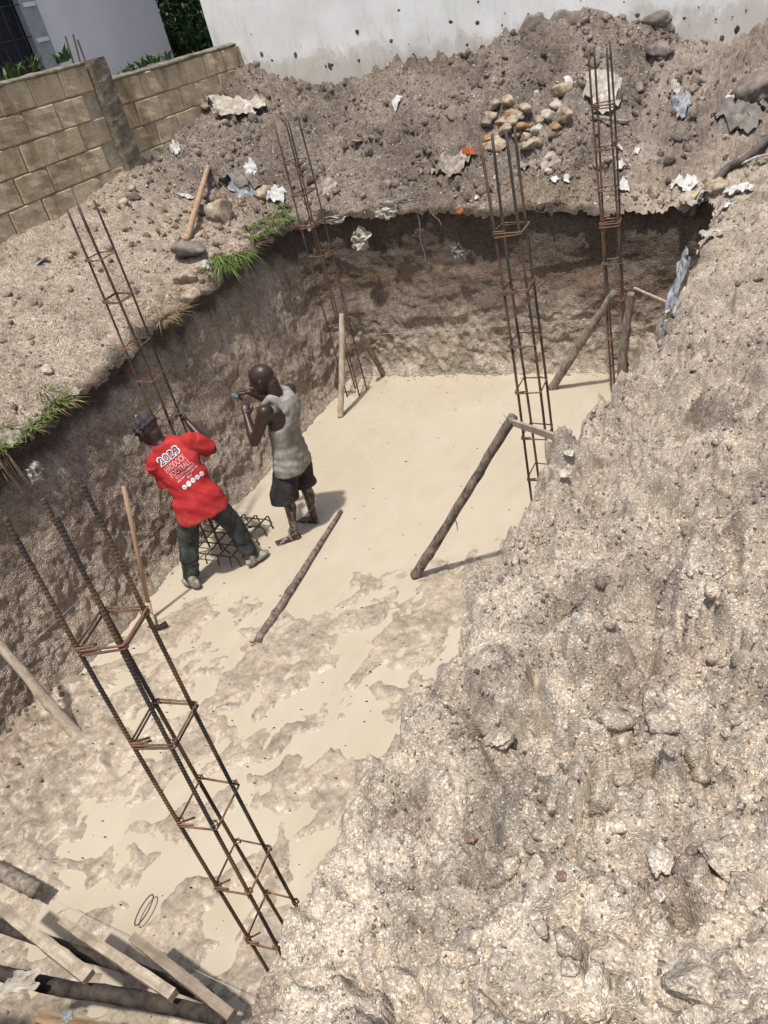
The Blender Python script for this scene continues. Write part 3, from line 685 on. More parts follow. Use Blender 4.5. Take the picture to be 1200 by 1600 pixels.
def lumpy_bar(name, a, b, w, h, mat, parent, seed):
    n = 60; V = []; F = []; m = 10
    for i in range(n + 1):
        c = np.array(a) + (np.array(b) - np.array(a)) * i / n
        for k in range(m):
            an = 2 * math.pi * k / m; q = np.array([c[0] + math.cos(an) * .3, c[1] * 4, c[2] + math.sin(an) * .3])
            r = 1 + .35 * float(fbm(q[0:1] * 2, q[1:2], q[2:3] * 2, 3, seed)[0])
            V.append(c + np.array([math.cos(an) * w * r, 0, math.sin(an) * h * r]))
    F = [(i * m + k, i * m + (k + 1) % m, (i + 1) * m + (k + 1) % m, (i + 1) * m + k) for i in range(n) for k in range(m)] + [tuple(range(m)), tuple(n * m + k for k in range(m))]
    o = link_mesh(name, np.array(V) - np.array(parent.location), F, mat, parent, True); return o
lumpy_bar('mortar_cap', (-7.40, 2.2, 4.035), (-7.40, 7.9, 4.035), .115, .035, M['mossy'], bw, 3)
lumpy_bar('mortar_cap', (-7.46, 8.2, 3.81), (-7.46, 11.1, 3.82), .115, .035, M['mossy'], bw2, 4)
# cement pillar between the two stretches
pl = empty('cement_pillar', (-7.36, 8.05, 2.5)); tag(pl, 'rough dark cement pillar with starter bars joining the two block walls', 'pillar')
V = []; m = 4; n = 30
for i in range(n + 1):
    z = 2.3 + (4.06 - 2.3) * i / n
    for (a, b) in ((-1, -1), (0, -1.02), (1, -1), (1.03, 0), (1, 1), (0, 1.02), (-1, 1), (-1.03, 0)):
        j = .014 * float(fbm(np.array([a * 2.]), np.array([b * 2.]), np.array([z * 7]), 3, 9)[0])
        V.append((-7.36 + a * (.125 + j) - pl.location.x, 8.06 + b * (.135 + j) - pl.location.y, z - pl.location.z))
F = [(i * 8 + k, i * 8 + (k + 1) % 8, (i + 1) * 8 + (k + 1) % 8, (i + 1) * 8 + k) for i in range(n) for k in range(8)] + [tuple(n * 8 + k for k in range(8))]
link_mesh('shaft', V, F, M['concrete'], pl)
for (px, py, bx, by) in ((102, 57, 114, 97), (114, 54, 124, 96), (121, 62, 134, 97)):
    a = at_x(px, py, -7.36); b = at_x(bx, by, -7.36)
    m_ = MB(); m_.tube([np.array([a[0], a[1], a[2]]), np.array([b[0], b[1], b[2] - .06])], .010, 6); m_.build('starter_bar', M['bar_far'], pl, sub=pl.location)

# ------------------------------------------------------------------ houses behind
hw = empty('white_house', (-2, 11.2, 2.5)); tag(hw, 'white plastered house wall splashed with soil above the spoil heap', 'house')
xs = np.linspace(-7.82, 6, 90); zs = np.linspace(2.0, 6.5, 40); XX, ZZ = np.meshgrid(xs, zs, indexing='ij')
YY = 11.2 + .010 * fbm(XX * 1.5, ZZ * 1.5, None, 3, 77)
ii, jj = np.meshgrid(np.arange(89), np.arange(39), indexing='ij')
Vf = np.stack([XX + 2, YY - 11.2, ZZ - 2.5], -1).reshape(-1, 3)
link_mesh('front_wall', Vf, np.stack([ii * 40 + jj, (ii + 1) * 40 + jj, (ii + 1) * 40 + jj + 1, ii * 40 + jj + 1], -1).reshape(-1, 4), M['plaster'], hw, True)
m_ = MB(); m_.box((-.91, 14.3, 4.25), (13.79, 6.1, 4.5)); m_.build('side_walls', M['plaster2'], hw, sub=hw.location)
m_ = MB(); m_.box((-.9, 14.2, 6.6), (14.8, 7.2, .15)); m_.build('roof', M['greyframe'], hw, sub=hw.location)
# soil thrown against the wall, sticking in blobs
mb = MB(); r_ = np.random.default_rng(77)
for i in range(110):
    x = r_.uniform(-7.7, 1.5); h0 = float(ground_h(np.array([x]), np.array([11.15]))[0]); z = h0 + abs(r_.normal(0, .38)) + .0
    s = r_.uniform(.15, 1) ** 3 * .040; V, F = rock_shape(i % 9 + 100, 2, .35)
    mb.add((V * np.array([s * .8, s * .16, s * r_.uniform(.8, 2.2)])) @ rot3(0, r_.uniform(-.5, .5), 0).T + np.array([x, 11.198, z]), [tuple(f) for f in F], tuple(np.array((.13, .10, .08)) * r_.uniform(.7, 1.4)))
o = mb.build('mud_splats', M['clod'], None, True, True); o['kind'] = 'stuff'
# cracked render stuck at the foot of the wall
for k, (px, py, s) in enumerate([(830, 40, .17), (885, 38, .22), (925, 30, .16), (965, 62, .12), (1025, 30, .14)]):
    p = at_y(px, py, 11.17); V, F = rock_shape(300 + k, 3, .35, (1.3, .3, .7), 6)
    o = link_mesh('render_lump', V @ rot3(0, .3 * (k % 3 - 1), 0).T * s, F, M['stone_grey'], None, True); o.location = p
    tag(o, ['grey slab of fallen render leaning on the house wall, first from the left', 'widest cracked grey render slab against the white wall', 'upright grey render piece left of the tall steel cage',
            'small dark soil lump on the wall beside the tall cage', 'dark lump stuck high on the white wall right of the tall cage'][k], 'rubble', 'lumps of render against the house wall')

bh = empty('neighbour_house', (-9.6, 8, 2.5)); tag(bh, 'lilac white neighbouring house with a dark barred window behind the block wall', 'house')
yc = at_x(262, 60, -9.6)[1]; ya = at_x(72, 60, -9.6)[1]
m_ = MB(); m_.box((-12.6, (ya + yc) / 2, 4.7), (6.0, yc - ya, 5.4)); m_.build('wall', M['plaster2'], bh, sub=bh.location)
m_ = MB(); m_.box((-12.62, (2 + ya) / 2 - .002, 4.7), (5.9, ya - 2, 5.4)); m_.build('dark_opening', M['darkroom'], bh, sub=bh.location)
fr = MB(); yw = at_x(50, 60, -9.55)[1]
fr.box((-9.58, (yw + ya) / 2, 4.7), (.10, (ya - yw), 5.3)); fo = fr.build('window_frame', M['greyframe'], bh, sub=bh.location)
for k in range(6):
    m_ = MB(); m_.box((-9.515, (yw + ya) / 2, 3.2 + k * .42), (.02, (ya - yw) * .72, .05)); m_.build('slat', M['plaster2'], bh, sub=bh.location)
for k in range(5):
    m_ = MB(); m_.tube([(-9.56, yw - .12 - k * .2, 2.2), (-9.56, yw - .12 - k * .2, 7)], .009, 6); m_.build('window_bar', M['ironbar'], bh, sub=bh.location)
for k in range(7):
    m_ = MB(); m_.tube([(-9.545, yw - 1.4, 3 + k * .38), (-9.545, yw, 3 + k * .38)], .008, 6); m_.build('window_bar', M['ironbar'], bh, sub=bh.location)
m_ = MB(); m_.box((-12.4, (2 + yc) / 2, 7.45), (6.8, yc - 1.6, .12)); m_.build('roof', M['greyframe'], bh, sub=bh.location)

# ------------------------------------------------------------------ plants
def blades(mb, p, n, h, spread, w, seed, lean=(0, 0), droop=.5, c=None):
    r = random.Random(seed)
    for i in range(n):
        a = r.uniform(0, 6.28); q = r.uniform(0, 1) ** .5 * spread * .5
        b = np.array([p[0] + math.cos(a) * q, p[1] + math.sin(a) * q, p[2] - .01])
        hh = h * r.uniform(.5, 1.1); o = spread * r.uniform(.2, 1.1); d = np.array([math.cos(a) * o + lean[0] * hh, math.sin(a) * o + lean[1] * hh])
        s = np.array([-math.sin(a), math.cos(a), 0]) * w * r.uniform(.7, 1.3); pts = []
        for t in (0, .35, .7, 1):
            z = hh * (t - droop * t * t * r.uniform(.7, 1.3)); pts.append(b + np.array([d[0] * t * t, d[1] * t * t, z]))
        V = [pts[0] - s, pts[0] + s, pts[1] - s, pts[1] + s, pts[2] - s * .7, pts[2] + s * .7, pts[3]]
        mb.add(V, [(0, 1, 3, 2), (2, 3, 5, 4), (4, 5, 6)])
def tuft(name, spots, mat, label, cat, n, h, spread, w, seed, lean=(0, 0), droop=.5, group=None):
    mb = MB()
    for k, p in enumerate(spots): blades(mb, p, n, h, spread, w, seed + k, lean, droop)
    return tag(mb.build(name, mat), label, cat, group)
g = 'green grass growing on the pit edge'
tuft('grass_clump', [hit(368, 405), hit(355, 425), hit(385, 420), hit(340, 410)], M['grass'], 'largest bright green grass clump hanging over the left pit edge', 'grass', 80, .30, .20, .0055, 1, (.45, -.35), 1.0, g)
tuft('grass_clump', [hit(425, 340), hit(438, 325), hit(448, 345), hit(405, 350), hit(415, 365), hit(430, 352), hit(398, 372), hit(385, 360), hit(440, 338)], M['grass'], 'green grass clump at the back left corner of the pit edge beside stones', 'grass', 55, .17, .15, .005, 21, (.6, -.3), .8, g)
tuft('grass_clump', [hit(85, 630), hit(65, 655), hit(45, 680), hit(100, 645), hit(72, 612), hit(78, 645), hit(58, 672), hit(95, 622)], M['grass'], 'leafy green clump on the pit edge near the left side', 'grass', 36, .12, .15, .005, 31, (.5, -.2), .6, g)
tuft('grass_clump', [hit(18, 700), hit(5, 715), hit(3, 670), hit(28, 712)], M['grass'], 'lowest left green clump above the big steel cage tops', 'grass', 36, .12, .14, .005, 41, (.5, -.2), .6, g)
tuft('dry_grass', [hit(362, 400), hit(420, 345), hit(395, 385), hit(80, 640), hit(50, 690), hit(110, 640)], M['drygrass'], 'straw coloured dead blades mixed among the green clumps of the left edge', 'dry grass', 26, .16, .2, .003, 121, (.5, -.2), .9)
tuft('grass_clump', [hit(330, 430)], M['grass'], 'thin light green tuft just left of the largest clump', 'grass', 16, .12, .1, .004, 51, (.5, -.2), .6, g)
tuft('small_sprout', [hit(250, 368)], M['weed'], 'single small green sprout in the sand near the leaning stick', 'plant', 5, .12, .03, .008, 61, (0, 0), .1)
tuft('dry_grass', [hit(235, 470), hit(250, 480), hit(262, 460), hit(228, 490), hit(275, 490)], M['drygrass'], 'tangle of dry straw behind the cage on the left bank', 'dry grass', 46, .10, .22, .003, 71, (.4, -.1), .7)
tuft('dry_grass', [hit(262, 520), hit(276, 515)], M['drygrass'], 'dry straw hanging over the pit edge by the cage', 'dry grass', 40, .12, .18, .003, 81, (.7, -.2), 1.2)
tuft('dry_grass', [hit(10, 745), hit(20, 735)], M['drygrass'], 'dry pale straw trailing down the pit wall at the far left edge', 'dry grass', 9, .20, .08, .003, 91, (.5, -.2), 2.6)
rtg = empty('root_tangle', (-7.0, 9.9, 3.1)); tag(rtg, 'tangle of dry reddish roots against the mossy block wall', 'roots')
r = random.Random(6)
for k in range(46):
    mb = MB()
    p = hit(r.uniform(295, 325), r.uniform(125, 175), .02); P = [p]
    for j in range(6): P.append(P[-1] + np.array([r.uniform(-.05, .08), r.uniform(-.10, .06), r.uniform(-.02, .07)]))
    mb.tube(P, [.006, .006, .005, .004, .003, .002, .002], 5); mb.build('root', M['root'], rtg, sub=rtg.location)
# roots hanging out of the far pit wall
for k, (a, b) in enumerate((((652, 335), (664, 408)), ((668, 322), (690, 352)), ((465, 310), (462, 345)))):
    A = at_y(*a, 8.0); B = at_y(*b, 8.02); P = [A + (B - A) * t + np.array([.012 * math.sin(9 * t + k), 0, 0]) for t in np.linspace(0, 1, 12)]
    mb = MB(); mb.tube(P, .0045, 5); tag(mb.build('hanging_root', M['root']), ['long pale root hanging down the middle of the far pit wall', 'short root beside the long one on the far pit wall', 'thin root at the back left corner edge'][k], 'root')
def weeds(name, spots, label, n, h, w, seed):
    mb = MB(); r = random.Random(seed)
    for p in spots: blades(mb, p, n, h, .16, w, seed, (0, 0), .3); seed += 1
    return tag(mb.build(name, M['weed']), label, 'plant')
weeds('broad_leaf_weed', [at_x(x, y, -7.62) for x, y in ((98, 96), (103, 92))], 'small upright weed behind the pillar top left of the starter bars', 12, .2, .018, 3)
weeds('broad_leaf_weed', [at_x(x, y, -7.65) for x, y in ((25, 118), (45, 112), (55, 108), (10, 124))], 'broad leafed weeds showing over the block wall by the barred window', 12, .22, .02, 13)
weeds('broad_leaf_weed', [at_x(x, y, -7.62) for x, y in ((222, 104), (236, 98), (245, 96), (262, 92), (212, 110), (195, 116))], 'row of weeds behind the lower mossy block wall', 16, .16, .014, 23)
# trees
def tree(x, y, h, cr, cz, seed, label, nleaf):
    root = empty('tree', (x, y, 2.6)); tag(root, label, 'tree', 'dark trees between the houses')
    r = random.Random(seed); mb = MB(); P = [np.array([0, 0, -.3]), np.array([.1, 0, h * .3]), np.array([.05, .1, h * .6]), np.array([.2, 0, h * .9])]
    mb.tube(P, [.16, .13, .09, .03], 9)
    cl = []
    for k in range(13):
        a = r.uniform(0, 6.28); t = r.uniform(.15, .8); b = np.array([.1, .05, h * t]); q = r.uniform(.5, 1) * cr
        e = b + np.array([math.cos(a) * q, math.sin(a) * q, r.uniform(-.1, .5)]); mb.tube([b, (b + e) / 2 + np.array([0, 0, .15]), e], [.05, .03, .012], 6); cl.append(e); cl.append((b + e) / 2)
    mb.build('trunk', M['barkdark'], root)
    rg = np.random.default_rng(seed); n = nleaf; ci = rg.integers(0, len(cl), n); C0 = np.array(cl)[ci] + rg.normal(0, .36, (n, 3))
    L_ = rg.uniform(.05, .11, n)[:, None]; a = rg.normal(0, 1, (n, 3)); a[:, 2] -= .8; a /= np.linalg.norm(a, axis=1)[:, None]
    b = np.cross(a, rg.normal(0, 1, (n, 3))); b /= np.linalg.norm(b, axis=1)[:, None]
    V = np.stack([C0 - a * L_, C0 + b * L_ * .3, C0 + a * L_, C0 - b * L_ * .3], 1).reshape(-1, 3)
    link_mesh('crown', V, np.arange(n * 4).reshape(-1, 4), M['leafdark'], root)
p0 = at_y(292, 45, 14.5)
tree(p0[0], 14.5, 3.4, 1.3, 2, 5, 'dark leafy tree filling the gap between the two houses', 9000)
tree(p0[0] - .8, 16.6, 4.2, 1.5, 2, 6, 'second dark tree standing behind the first in the gap', 9000)
tree(p0[0] + .35, 13.0, 1.7, .75, 2, 7, 'low bushy tree in front of the gap, above the mossy wall end', 6000)

# ------------------------------------------------------------------ steel cages
def rib(i, k): return 1.16 if (i + (k in (0, 1, 2, 3))) % 3 == 0 else .97
def stirrup_path(c, hx, hy, z, rb, tilt=0.0, seed=0):
    r = random.Random(seed); P = []
    sx, sy = hx + rb, hy + rb
    cs = [(sx, sy), (-sx, sy), (-sx, -sy), (sx, -sy)]; q = .016
    for i, (a, b) in enumerate(cs):
        nx_, ny_ = cs[(i + 1) % 4]; px_, py_ = cs[i - 1]
        for tt in (-1, 0, 1):
            if tt < 0: d = np.array([px_ - a, py_ - b]); d = d / np.linalg.norm(d); v = np.array([a, b]) + d * q
            elif tt > 0: d = np.array([nx_ - a, ny_ - b]); d = d / np.linalg.norm(d); v = np.array([a, b]) + d * q
            else: v = np.array([a, b]) * (1 - .0035 / max(abs(a), .01))
            P.append(np.array([c[0] + v[0], c[1] + v[1], z + tilt * (v[0] + v[1] * .6)]))
    start = P[0].copy()
    tail = lambda s: np.array([c[0] + cs[0][0] * .2, c[1] + cs[0][1] * .35, z + s])
    hook1 = P[0] + (tail(.01) - P[0]) * .75 ; P = [hook1] + P + [P[0] + np.array([0, 0, .009]), P[1] + np.array([0, 0, .009]), P[1] + (tail(-.01) - P[1]) * .6 + np.array([0, 0, .012])]
    return P
def cage(name, label, bars, ztop, ties, rb, rt_, ribbed, mats, low=None, zbot=-.05, seed=0, double=(), tilt=.03, topdz=(0, 0, 0, 0), skew=(0, 0)):
    c = np.mean(np.array(bars), 0); root = empty(name, (c[0], c[1], 0)); tag(root, label, 'rebar cage', 'steel reinforcement cages standing in the pit')
    r = random.Random(seed)
    def XY(k, z):
        if low is None: return bars[k]
        f = (2.73 - z) / (2.73 - 1.32); f = max(-.3, min(1.6, f)); return tuple(np.array(bars[k]) * (1 - f) + np.array(low[k]) * f)
    for k in range(4):
        z1 = ztop + topdz[k]; step = .0042 if ribbed else .12; n = int((z1 - zbot) / step); ph = r.uniform(0, 6)
        P = []
        for i in range(n + 1):
            z = zbot + (z1 - zbot) * i / n; w = .006 * math.sin(z * 2.1 + ph) * (.4 + z / 3)
            x, y = XY(k, z); P.append((x - c[0] + w + skew[0] * z, y - c[1] + .006 * math.cos(z * 1.7 + ph) + skew[1] * z, z))
        mb = MB(); mb.tube(P, rb, 8 if ribbed else 7, True, rib if ribbed else None); mb.build('bar', M[mats[0]], root, smooth=not ribbed)
    hx = (max(b[0] for b in bars) - min(b[0] for b in bars)) / 2; hy = (max(b[1] for b in bars) - min(b[1] for b in bars)) / 2
    B = [(b[0] - c[0], b[1] - c[1]) for b in bars]     # ordered a, b, d, c
    for k, z in enumerate(ties):
        for q in range(2 if k in double else 1):
            B = [(XY(i, z)[0] - c[0], XY(i, z)[1] - c[1]) for i in range(4)]; tl = r.uniform(-1, 1) * tilt; zz_ = z + q * .022 + (r.uniform(-.01, .01)); g = rb + rt_
            pts = []
            for (bx, by) in B:
                l = math.hypot(bx, by); pts.append((bx * (1 + g * 1.3 / l) + skew[0] * z, by * (1 + g * 1.3 / l) + skew[1] * z))
            P = []
            for i in range(4):
                a = np.array(pts[i]); pv = np.array(pts[i - 1]); nx_ = np.array(pts[(i + 1) % 4])
                d0 = (pv - a) / np.linalg.norm(pv - a); d1 = (nx_ - a) / np.linalg.norm(nx_ - a)
                for v in (a + d0 * .012, a * .985, a + d1 * .012): P.append(np.array([v[0], v[1], zz_ + tl * (v[0] * 2 + v[1])]))
            m0 = np.array([0, 0, zz_])
            P = [P[0] + (m0 - P[0]) * .45 + np.array([0, 0, -.02])] + P + [P[0] + np.array([0, 0, rt_ * 2.1]), P[1] + np.array([0, 0, rt_ * 2.1]), P[2] + np.array([0, 0, rt_ * 2.1]) + (P[5] - P[2]) * .35]
            mb = MB(); mb.tube(P, rt_, 6); mb.build('stirrup', M[mats[1]], root, smooth=True)
        if ribbed:                                      # binding wire at the corners
            for (bx, by) in B:
                mb = MB(); l = math.hypot(bx, by); P = [(bx + skew[0] * z + (rb + .004) * math.cos(t) * 1.1, by + skew[1] * z + (rb + .004) * math.sin(t) * 1.1, z + .010 * math.sin(t * 1.5) + tilt * .2) for t in np.linspace(0, 11, 22)]
                P.append((P[-1][0] + .02, P[-1][1] - .015, z + .02)); mb.tube(P, .0018, 5); mb.build('binding_wire', M[mats[1]], root, smooth=True)
    return root
K1 = .72
b1 = [(-1.569, .916), (-1.456, .952), (-1.483, 1.076), (-1.614, 1.055)]
zk = lambda z, k: 3.94 - k * (3.94 - z)
cage('rebar_cage', 'nearest ribbed steel cage, rust streaked, with its bar tops beside the left pit wall', b1, zk(2.85, K1), [zk(z, K1) for z in (2.258, 1.75, 1.248, .757, .304, -.2, -.7)], .0063, .0036, True, ('bar_near', 'tie'), low=[(-1.578, .907), (-1.459, .914), (-1.47, 1.073), (-1.595, 1.07)],
     seed=2, double=(0, 1), tilt=.05, topdz=(.0, -.02, -.015, -.045))
cage('rebar_cage', 'steel cage held up by the man in the red shirt at the left wall', [(-4.74, 4.40), (-4.585, 4.385), (-4.615, 4.57), (-4.79, 4.59)], 3.17, [2.80, 2.45, 2.08, 1.79, 1.45, 1.1, .75, .4], .009, .005, False, ('bar_far', 'tie_far'), zbot=.06, seed=3, double=(1,))
cage('rebar_cage', 'steel cage propped in the back left corner of the pit', [(-4.80, 7.50), (-4.64, 7.52), (-4.62, 7.70), (-4.79, 7.71)], 3.12, [2.72, 2.39, 2.06, 1.73, 1.33, .95, .6, .25], .009, .0045, False, ('bar_far', 'tie_far'), seed=4, double=(1, 2))
K4 = .83
cage('rebar_cage', 'steel cage braced by the long dark bark pole and a lath', [(-1.891 * K4, 5.387 * K4), (-1.714 * K4, 5.405 * K4), (-1.724 * K4, 5.625 * K4), (-1.896 * K4, 5.632 * K4)], zk(3.02, K4),
     [zk(z, K4) for z in (2.36, 1.951, 1.535, 1.135, .718, .30, -.12)] + [.2], .0088, .005, False, ('bar_far', 'tie_far'), seed=5, double=(0, 1), topdz=(0, .02, .0, -.02))
cage('rebar_cage', 'tallest looking steel cage in the back right corner with two props', [(-1.62, 7.56), (-1.47, 7.56), (-1.475, 7.70), (-1.62, 7.70)], 3.19, [2.728, 2.39, 2.04, 1.725, 1.368, 1.01, .6, .25], .0095, .0055, False, ('bar_far', 'tie_far'), seed=6, double=(0, 3), topdz=(0, -.01, .02, 0))

# footing mat of crossed bars under the second cage
mat = empty('rebar_mat', (-4.6, 4.5, 0)); tag(mat, 'crossed steel bar footing mat lying by the red shirted man\'s feet', 'rebar mat')
zc = .10
for k, y in enumerate((4.26, 4.42, 4.58, 4.72, 4.84)):
    mb = MB(); mb.tube([(-5.0 + .02 * k, y, zc - .06), (-4.98 + .02 * k, y, zc), (-4.33, y - .01, zc), (-4.30, y - .015, zc - .02), (-4.29, y - .02, zc - .09)], .0075, 7); mb.build('bar', M['bar_far'], mat, True, sub=mat.location)
for k, x in enumerate((-4.36, -4.50, -4.64, -4.80, -4.93)):
    mb = MB(); mb.tube([(x, 4.20, zc - .07), (x + .003, 4.215, zc + .012), (x + .01, 4.86, zc + .014), (x + .012, 4.88, zc), (x + .012, 4.89, zc - .08)], .0075, 7); mb.build('bar', M['bar_far'], mat, True, sub=mat.location)
for k, (x, y, dx, dy) in enumerate(((-4.74, 4.40, -.2, -.1), (-4.585, 4.385, .2, -.12), (-4.615, 4.57, .22, .1), (-4.79, 4.59, -.2, .1))):
    mb = MB(); mb.tube([(x, y, .45), (x, y, zc + .05), (x + dx * .15, y + dy * .15, zc + .03), (x + dx, y + dy, zc + .025)], .008, 7); mb.build('bent_starter_bar', M['bar_far'], mat, True, sub=mat.location)

# ------------------------------------------------------------------ poles, sticks and timber
def pole(name, pts, radii, mat, label, cat='pole', group=None, n=12, knots=4, seed=0, stubs=()):
    r = random.Random(seed); P = [np.array(p, float) for p in pts]; Q = []; R = []
    m = 34
    for i in range(m + 1):
        t = i / m * (len(P) - 1); k = min(int(t), len(P) - 2); f = t - k
        a = P[max(k - 1, 0)]; b = P[k]; c = P[k + 1]; d = P[min(k + 2, len(P) - 1)]
        q = .5 * ((2 * b) + (-a + c) * f + (2 * a - 5 * b + 4 * c - d) * f * f + (-a + 3 * b - 3 * c + d) * f ** 3)
        Q.append(q); R.append(np.interp(i / m, np.linspace(0, 1, len(radii)), radii))
    kn = [(r.uniform(.05, .95), r.randrange(n)) for _ in range(knots)]
    ns = [[1 + .10 * math.sin(i * .9 + k * 2 + seed) * math.sin(k * 1.7 + i * .35) for k in range(n)] for i in range(m + 1)]
    def rf(i, k):
        v = ns[i][k]
        for t, a in kn:
            dk = min((k - a) % n, (a - k) % n)
            v += .30 * math.exp(-((i / m - t) / .018) ** 2 - (dk / 1.6) ** 2)
        return v
    mb = MB(); mb.tube(Q, R, n, True, rf); o = mb.build(name, mat, None, True, sub=P[0]); o.location = P[0]
    for (t, d, l, rr_) in stubs:
        q = Q[int(t * m)] - P[0]; mb = MB(); d = np.array(d, float); mb.tube([q, q + d * l * .5 + np.array([.01, 0, -.01]), q + d * l], [rr_, rr_ * .7, rr_ * .3], 6); mb.build('twig', mat, o, True)
    return tag(o, label, cat, group)
gp = 'wooden props bracing the steel cages'
a = at_z(648, 900, .01); b = np.array([-1.63, 4.50, 1.42])
pole('bark_pole', [a, a + (b - a) * .35 + np.array([0, 0, -.012]), a + (b - a) * .7 + np.array([.01, 0, .01]), b], [.042, .036, .033, .036], M['barkdark'], 'long dark bark pole propping the cage in the middle right of the pit', 'pole', gp, seed=1,
     stubs=((.42, (.3, -.5, -.75), .13, .007), (.97, (-.4, 0, .8), .09, .005), (.93, (-.7, 0, .5), .07, .004)))
# dead leaf hanging from it
a = at_z(532, 652, .0); b = at_y(534, 490, 7.42)
pole('peeled_pole', [a, (a + b) / 2 + np.array([.01, 0, 0]), b], [.034, .036, .030], M['palewood'], 'pale peeled prop standing in front of the back left cage', 'pole', gp, seed=2)
a = at_z(600, 586, .0); b = at_y(562, 520, 7.7)
pole('bark_pole', [a, (a + b) / 2, b], [.035, .032, .028], M['bark'], 'short brown prop leaning from the right onto the back left cage', 'pole', gp, seed=3)
a = at_z(524, 612, .0); b = at_y(531, 555, 7.45)
pole('bark_pole', [a, b], [.030, .026], M['barkdark'], 'short dark prop half hidden behind the pale peeled one', 'pole', gp, seed=4)
a = at_z(862, 607, .0); b = at_y(960, 456, 7.52)
pole('bark_pole', [a, a + (b - a) * .4, b], [.048, .042, .034], M['bark'], 'grey brown prop leaning from the water up to the back right cage', 'pole', gp, seed=5, stubs=((.12, (.5, -.2, -.3), .05, .012),))
a = at_z(969, 612, .0); b = at_y(986, 458, 7.46)
pole('bark_pole', [a, (a + b) / 2 + np.array([-.01, 0, 0]), b], [.042, .044, .036], M['bark'], 'upright prop right in front of the back right cage beside the sand heap', 'pole', gp, seed=6)
a = at_y(575 / 3 + 800, 450, 7.6); a = at_y(991, 450, 7.6); b = at_y(1046, 474, 7.2)
pole('lath', [a, b], [.012, .014], M['palewood'], 'short pale lath between the back right cage and the sand heap', 'lath', gp, seed=7, n=6)
a = np.array([-1.60, 4.44, 1.40]); b = at_x(897, 693, -1.02)
mb = MB(); dr = _n(b - a); s1 = _n(np.cross(dr, [0, 0, 1])); s2 = np.cross(s1, dr); mb.box((a + b) / 2, (np.linalg.norm(b - a) + .06, .022, .042), (dr, s1, s2))
tag(mb.build('lath', M['palewood']), 'split pale lath running from the middle right cage to the sand heap', 'lath', gp)
a = at_z(402, 1003, .02); b = at_z(533, 798, .02); mid = at_z(478, 885, .02)
pole('bark_stick', [a, at_z(440, 945, .02), mid, b], [.034, .034, .030, .018], M['barkdark'], 'crooked dark branch lying flat across the wet mud near the two men', 'branch', None, seed=8, knots=8, stubs=((.02, (-.8, -.3, .25), .07, .012), (.0, (-.4, -.9, .1), .06, .012)))
a = at_z(122, 1150, .06); b = at_x(-22, 985, -4.90)
pole('weathered_pole', [a, a + (b - a) * .3 + np.array([0, 0, -.03]), a + (b - a) * .65 + np.array([.01, 0, .0]), b], [.046, .040, .034, .030], M['palewood'], 'grey bleached pole leaning on the left pit wall at the frame edge', 'pole', None, seed=9)
a = at_z(58, 1392, .16); b = at_z(-30, 1345, .2)
pole('log_stub', [a, b], [.045, .05], M['bark'], 'cut brown log end poking in from the left above the mud', 'log', None, seed=10)
# makeshift ladder of dark poles and planks dumped at the near end
pole('dark_pole', [at_z(-30, 1435, .42), at_z(90, 1478, .36), at_z(210, 1515, .33), at_z(330, 1560, .32)], [.030, .032, .03, .028], M['blackpole'], 'upper of the two dark poles under the planks in the near corner', 'pole', 'dark poles in the near corner', seed=11)
pole('dark_pole', [at_z(-30, 1512, .46), at_z(80, 1540, .44), at_z(220, 1562, .42), at_z(352, 1592, .36)], [.034, .036, .038, .034], M['blackpole'], 'lower and thicker dark pole under the planks in the near corner', 'pole', 'dark poles in the near corner', seed=12)
def plank(p0, p1, z0, z1, w, th, mat, label, group='pale planks in the near corner', seed=0):
    a = at_z(*p0, z0); b = at_z(*p1, z1); d = _n(b - a); s1 = _n(np.cross(d, [0, 0, 1])); s2 = np.cross(s1, d); L_ = np.linalg.norm(b - a); n = 14; V = []
    r = random.Random(seed)
    for i in range(n + 1):
        c = a + d * L_ * i / n + s2 * .006 * math.sin(i * .5 + seed)
        for (u_, v_) in ((-1, -1), (1, -1), (1, 1), (-1, 1)): V.append(c + s1 * w / 2 * u_ * r.uniform(.86, 1.05) + s2 * th / 2 * v_)
    F = [(i * 4 + k, i * 4 + (k + 1) % 4, (i + 1) * 4 + (k + 1) % 4, (i + 1) * 4 + k) for i in range(n) for k in range(4)] + [(3, 2, 1, 0), tuple(n * 4 + k for k in range(4))]
    A_ = np.array([d, s1, s2]); o = link_mesh('plank', (np.array(V) - a) @ A_.T, F, mat); o.rotation_euler = Matrix([list(q) for q in A_.T]).to_euler(); o.location = a; return tag(o, label, 'plank', group)
plank((-25, 1398), (140, 1528), .52, .52, .066, .036, M['plank'], 'leftmost pale sawn plank lying across both dark poles', seed=1)
plank((98, 1440), (272, 1556), .42, .50, .050, .04, M['plank'], 'middle pale plank stained brown, crossing the dark poles', seed=2)
plank((208, 1465), (362, 1588), .40, .45, .048, .035, M['plankdirty'], 'rightmost greyish plank reaching the foot of the sand heap', seed=3)
plank((60, 1588), (215, 1625), .50, .50, .055, .03, M['plankbrown'], 'brown board at the bottom edge below the dark poles', seed=4)

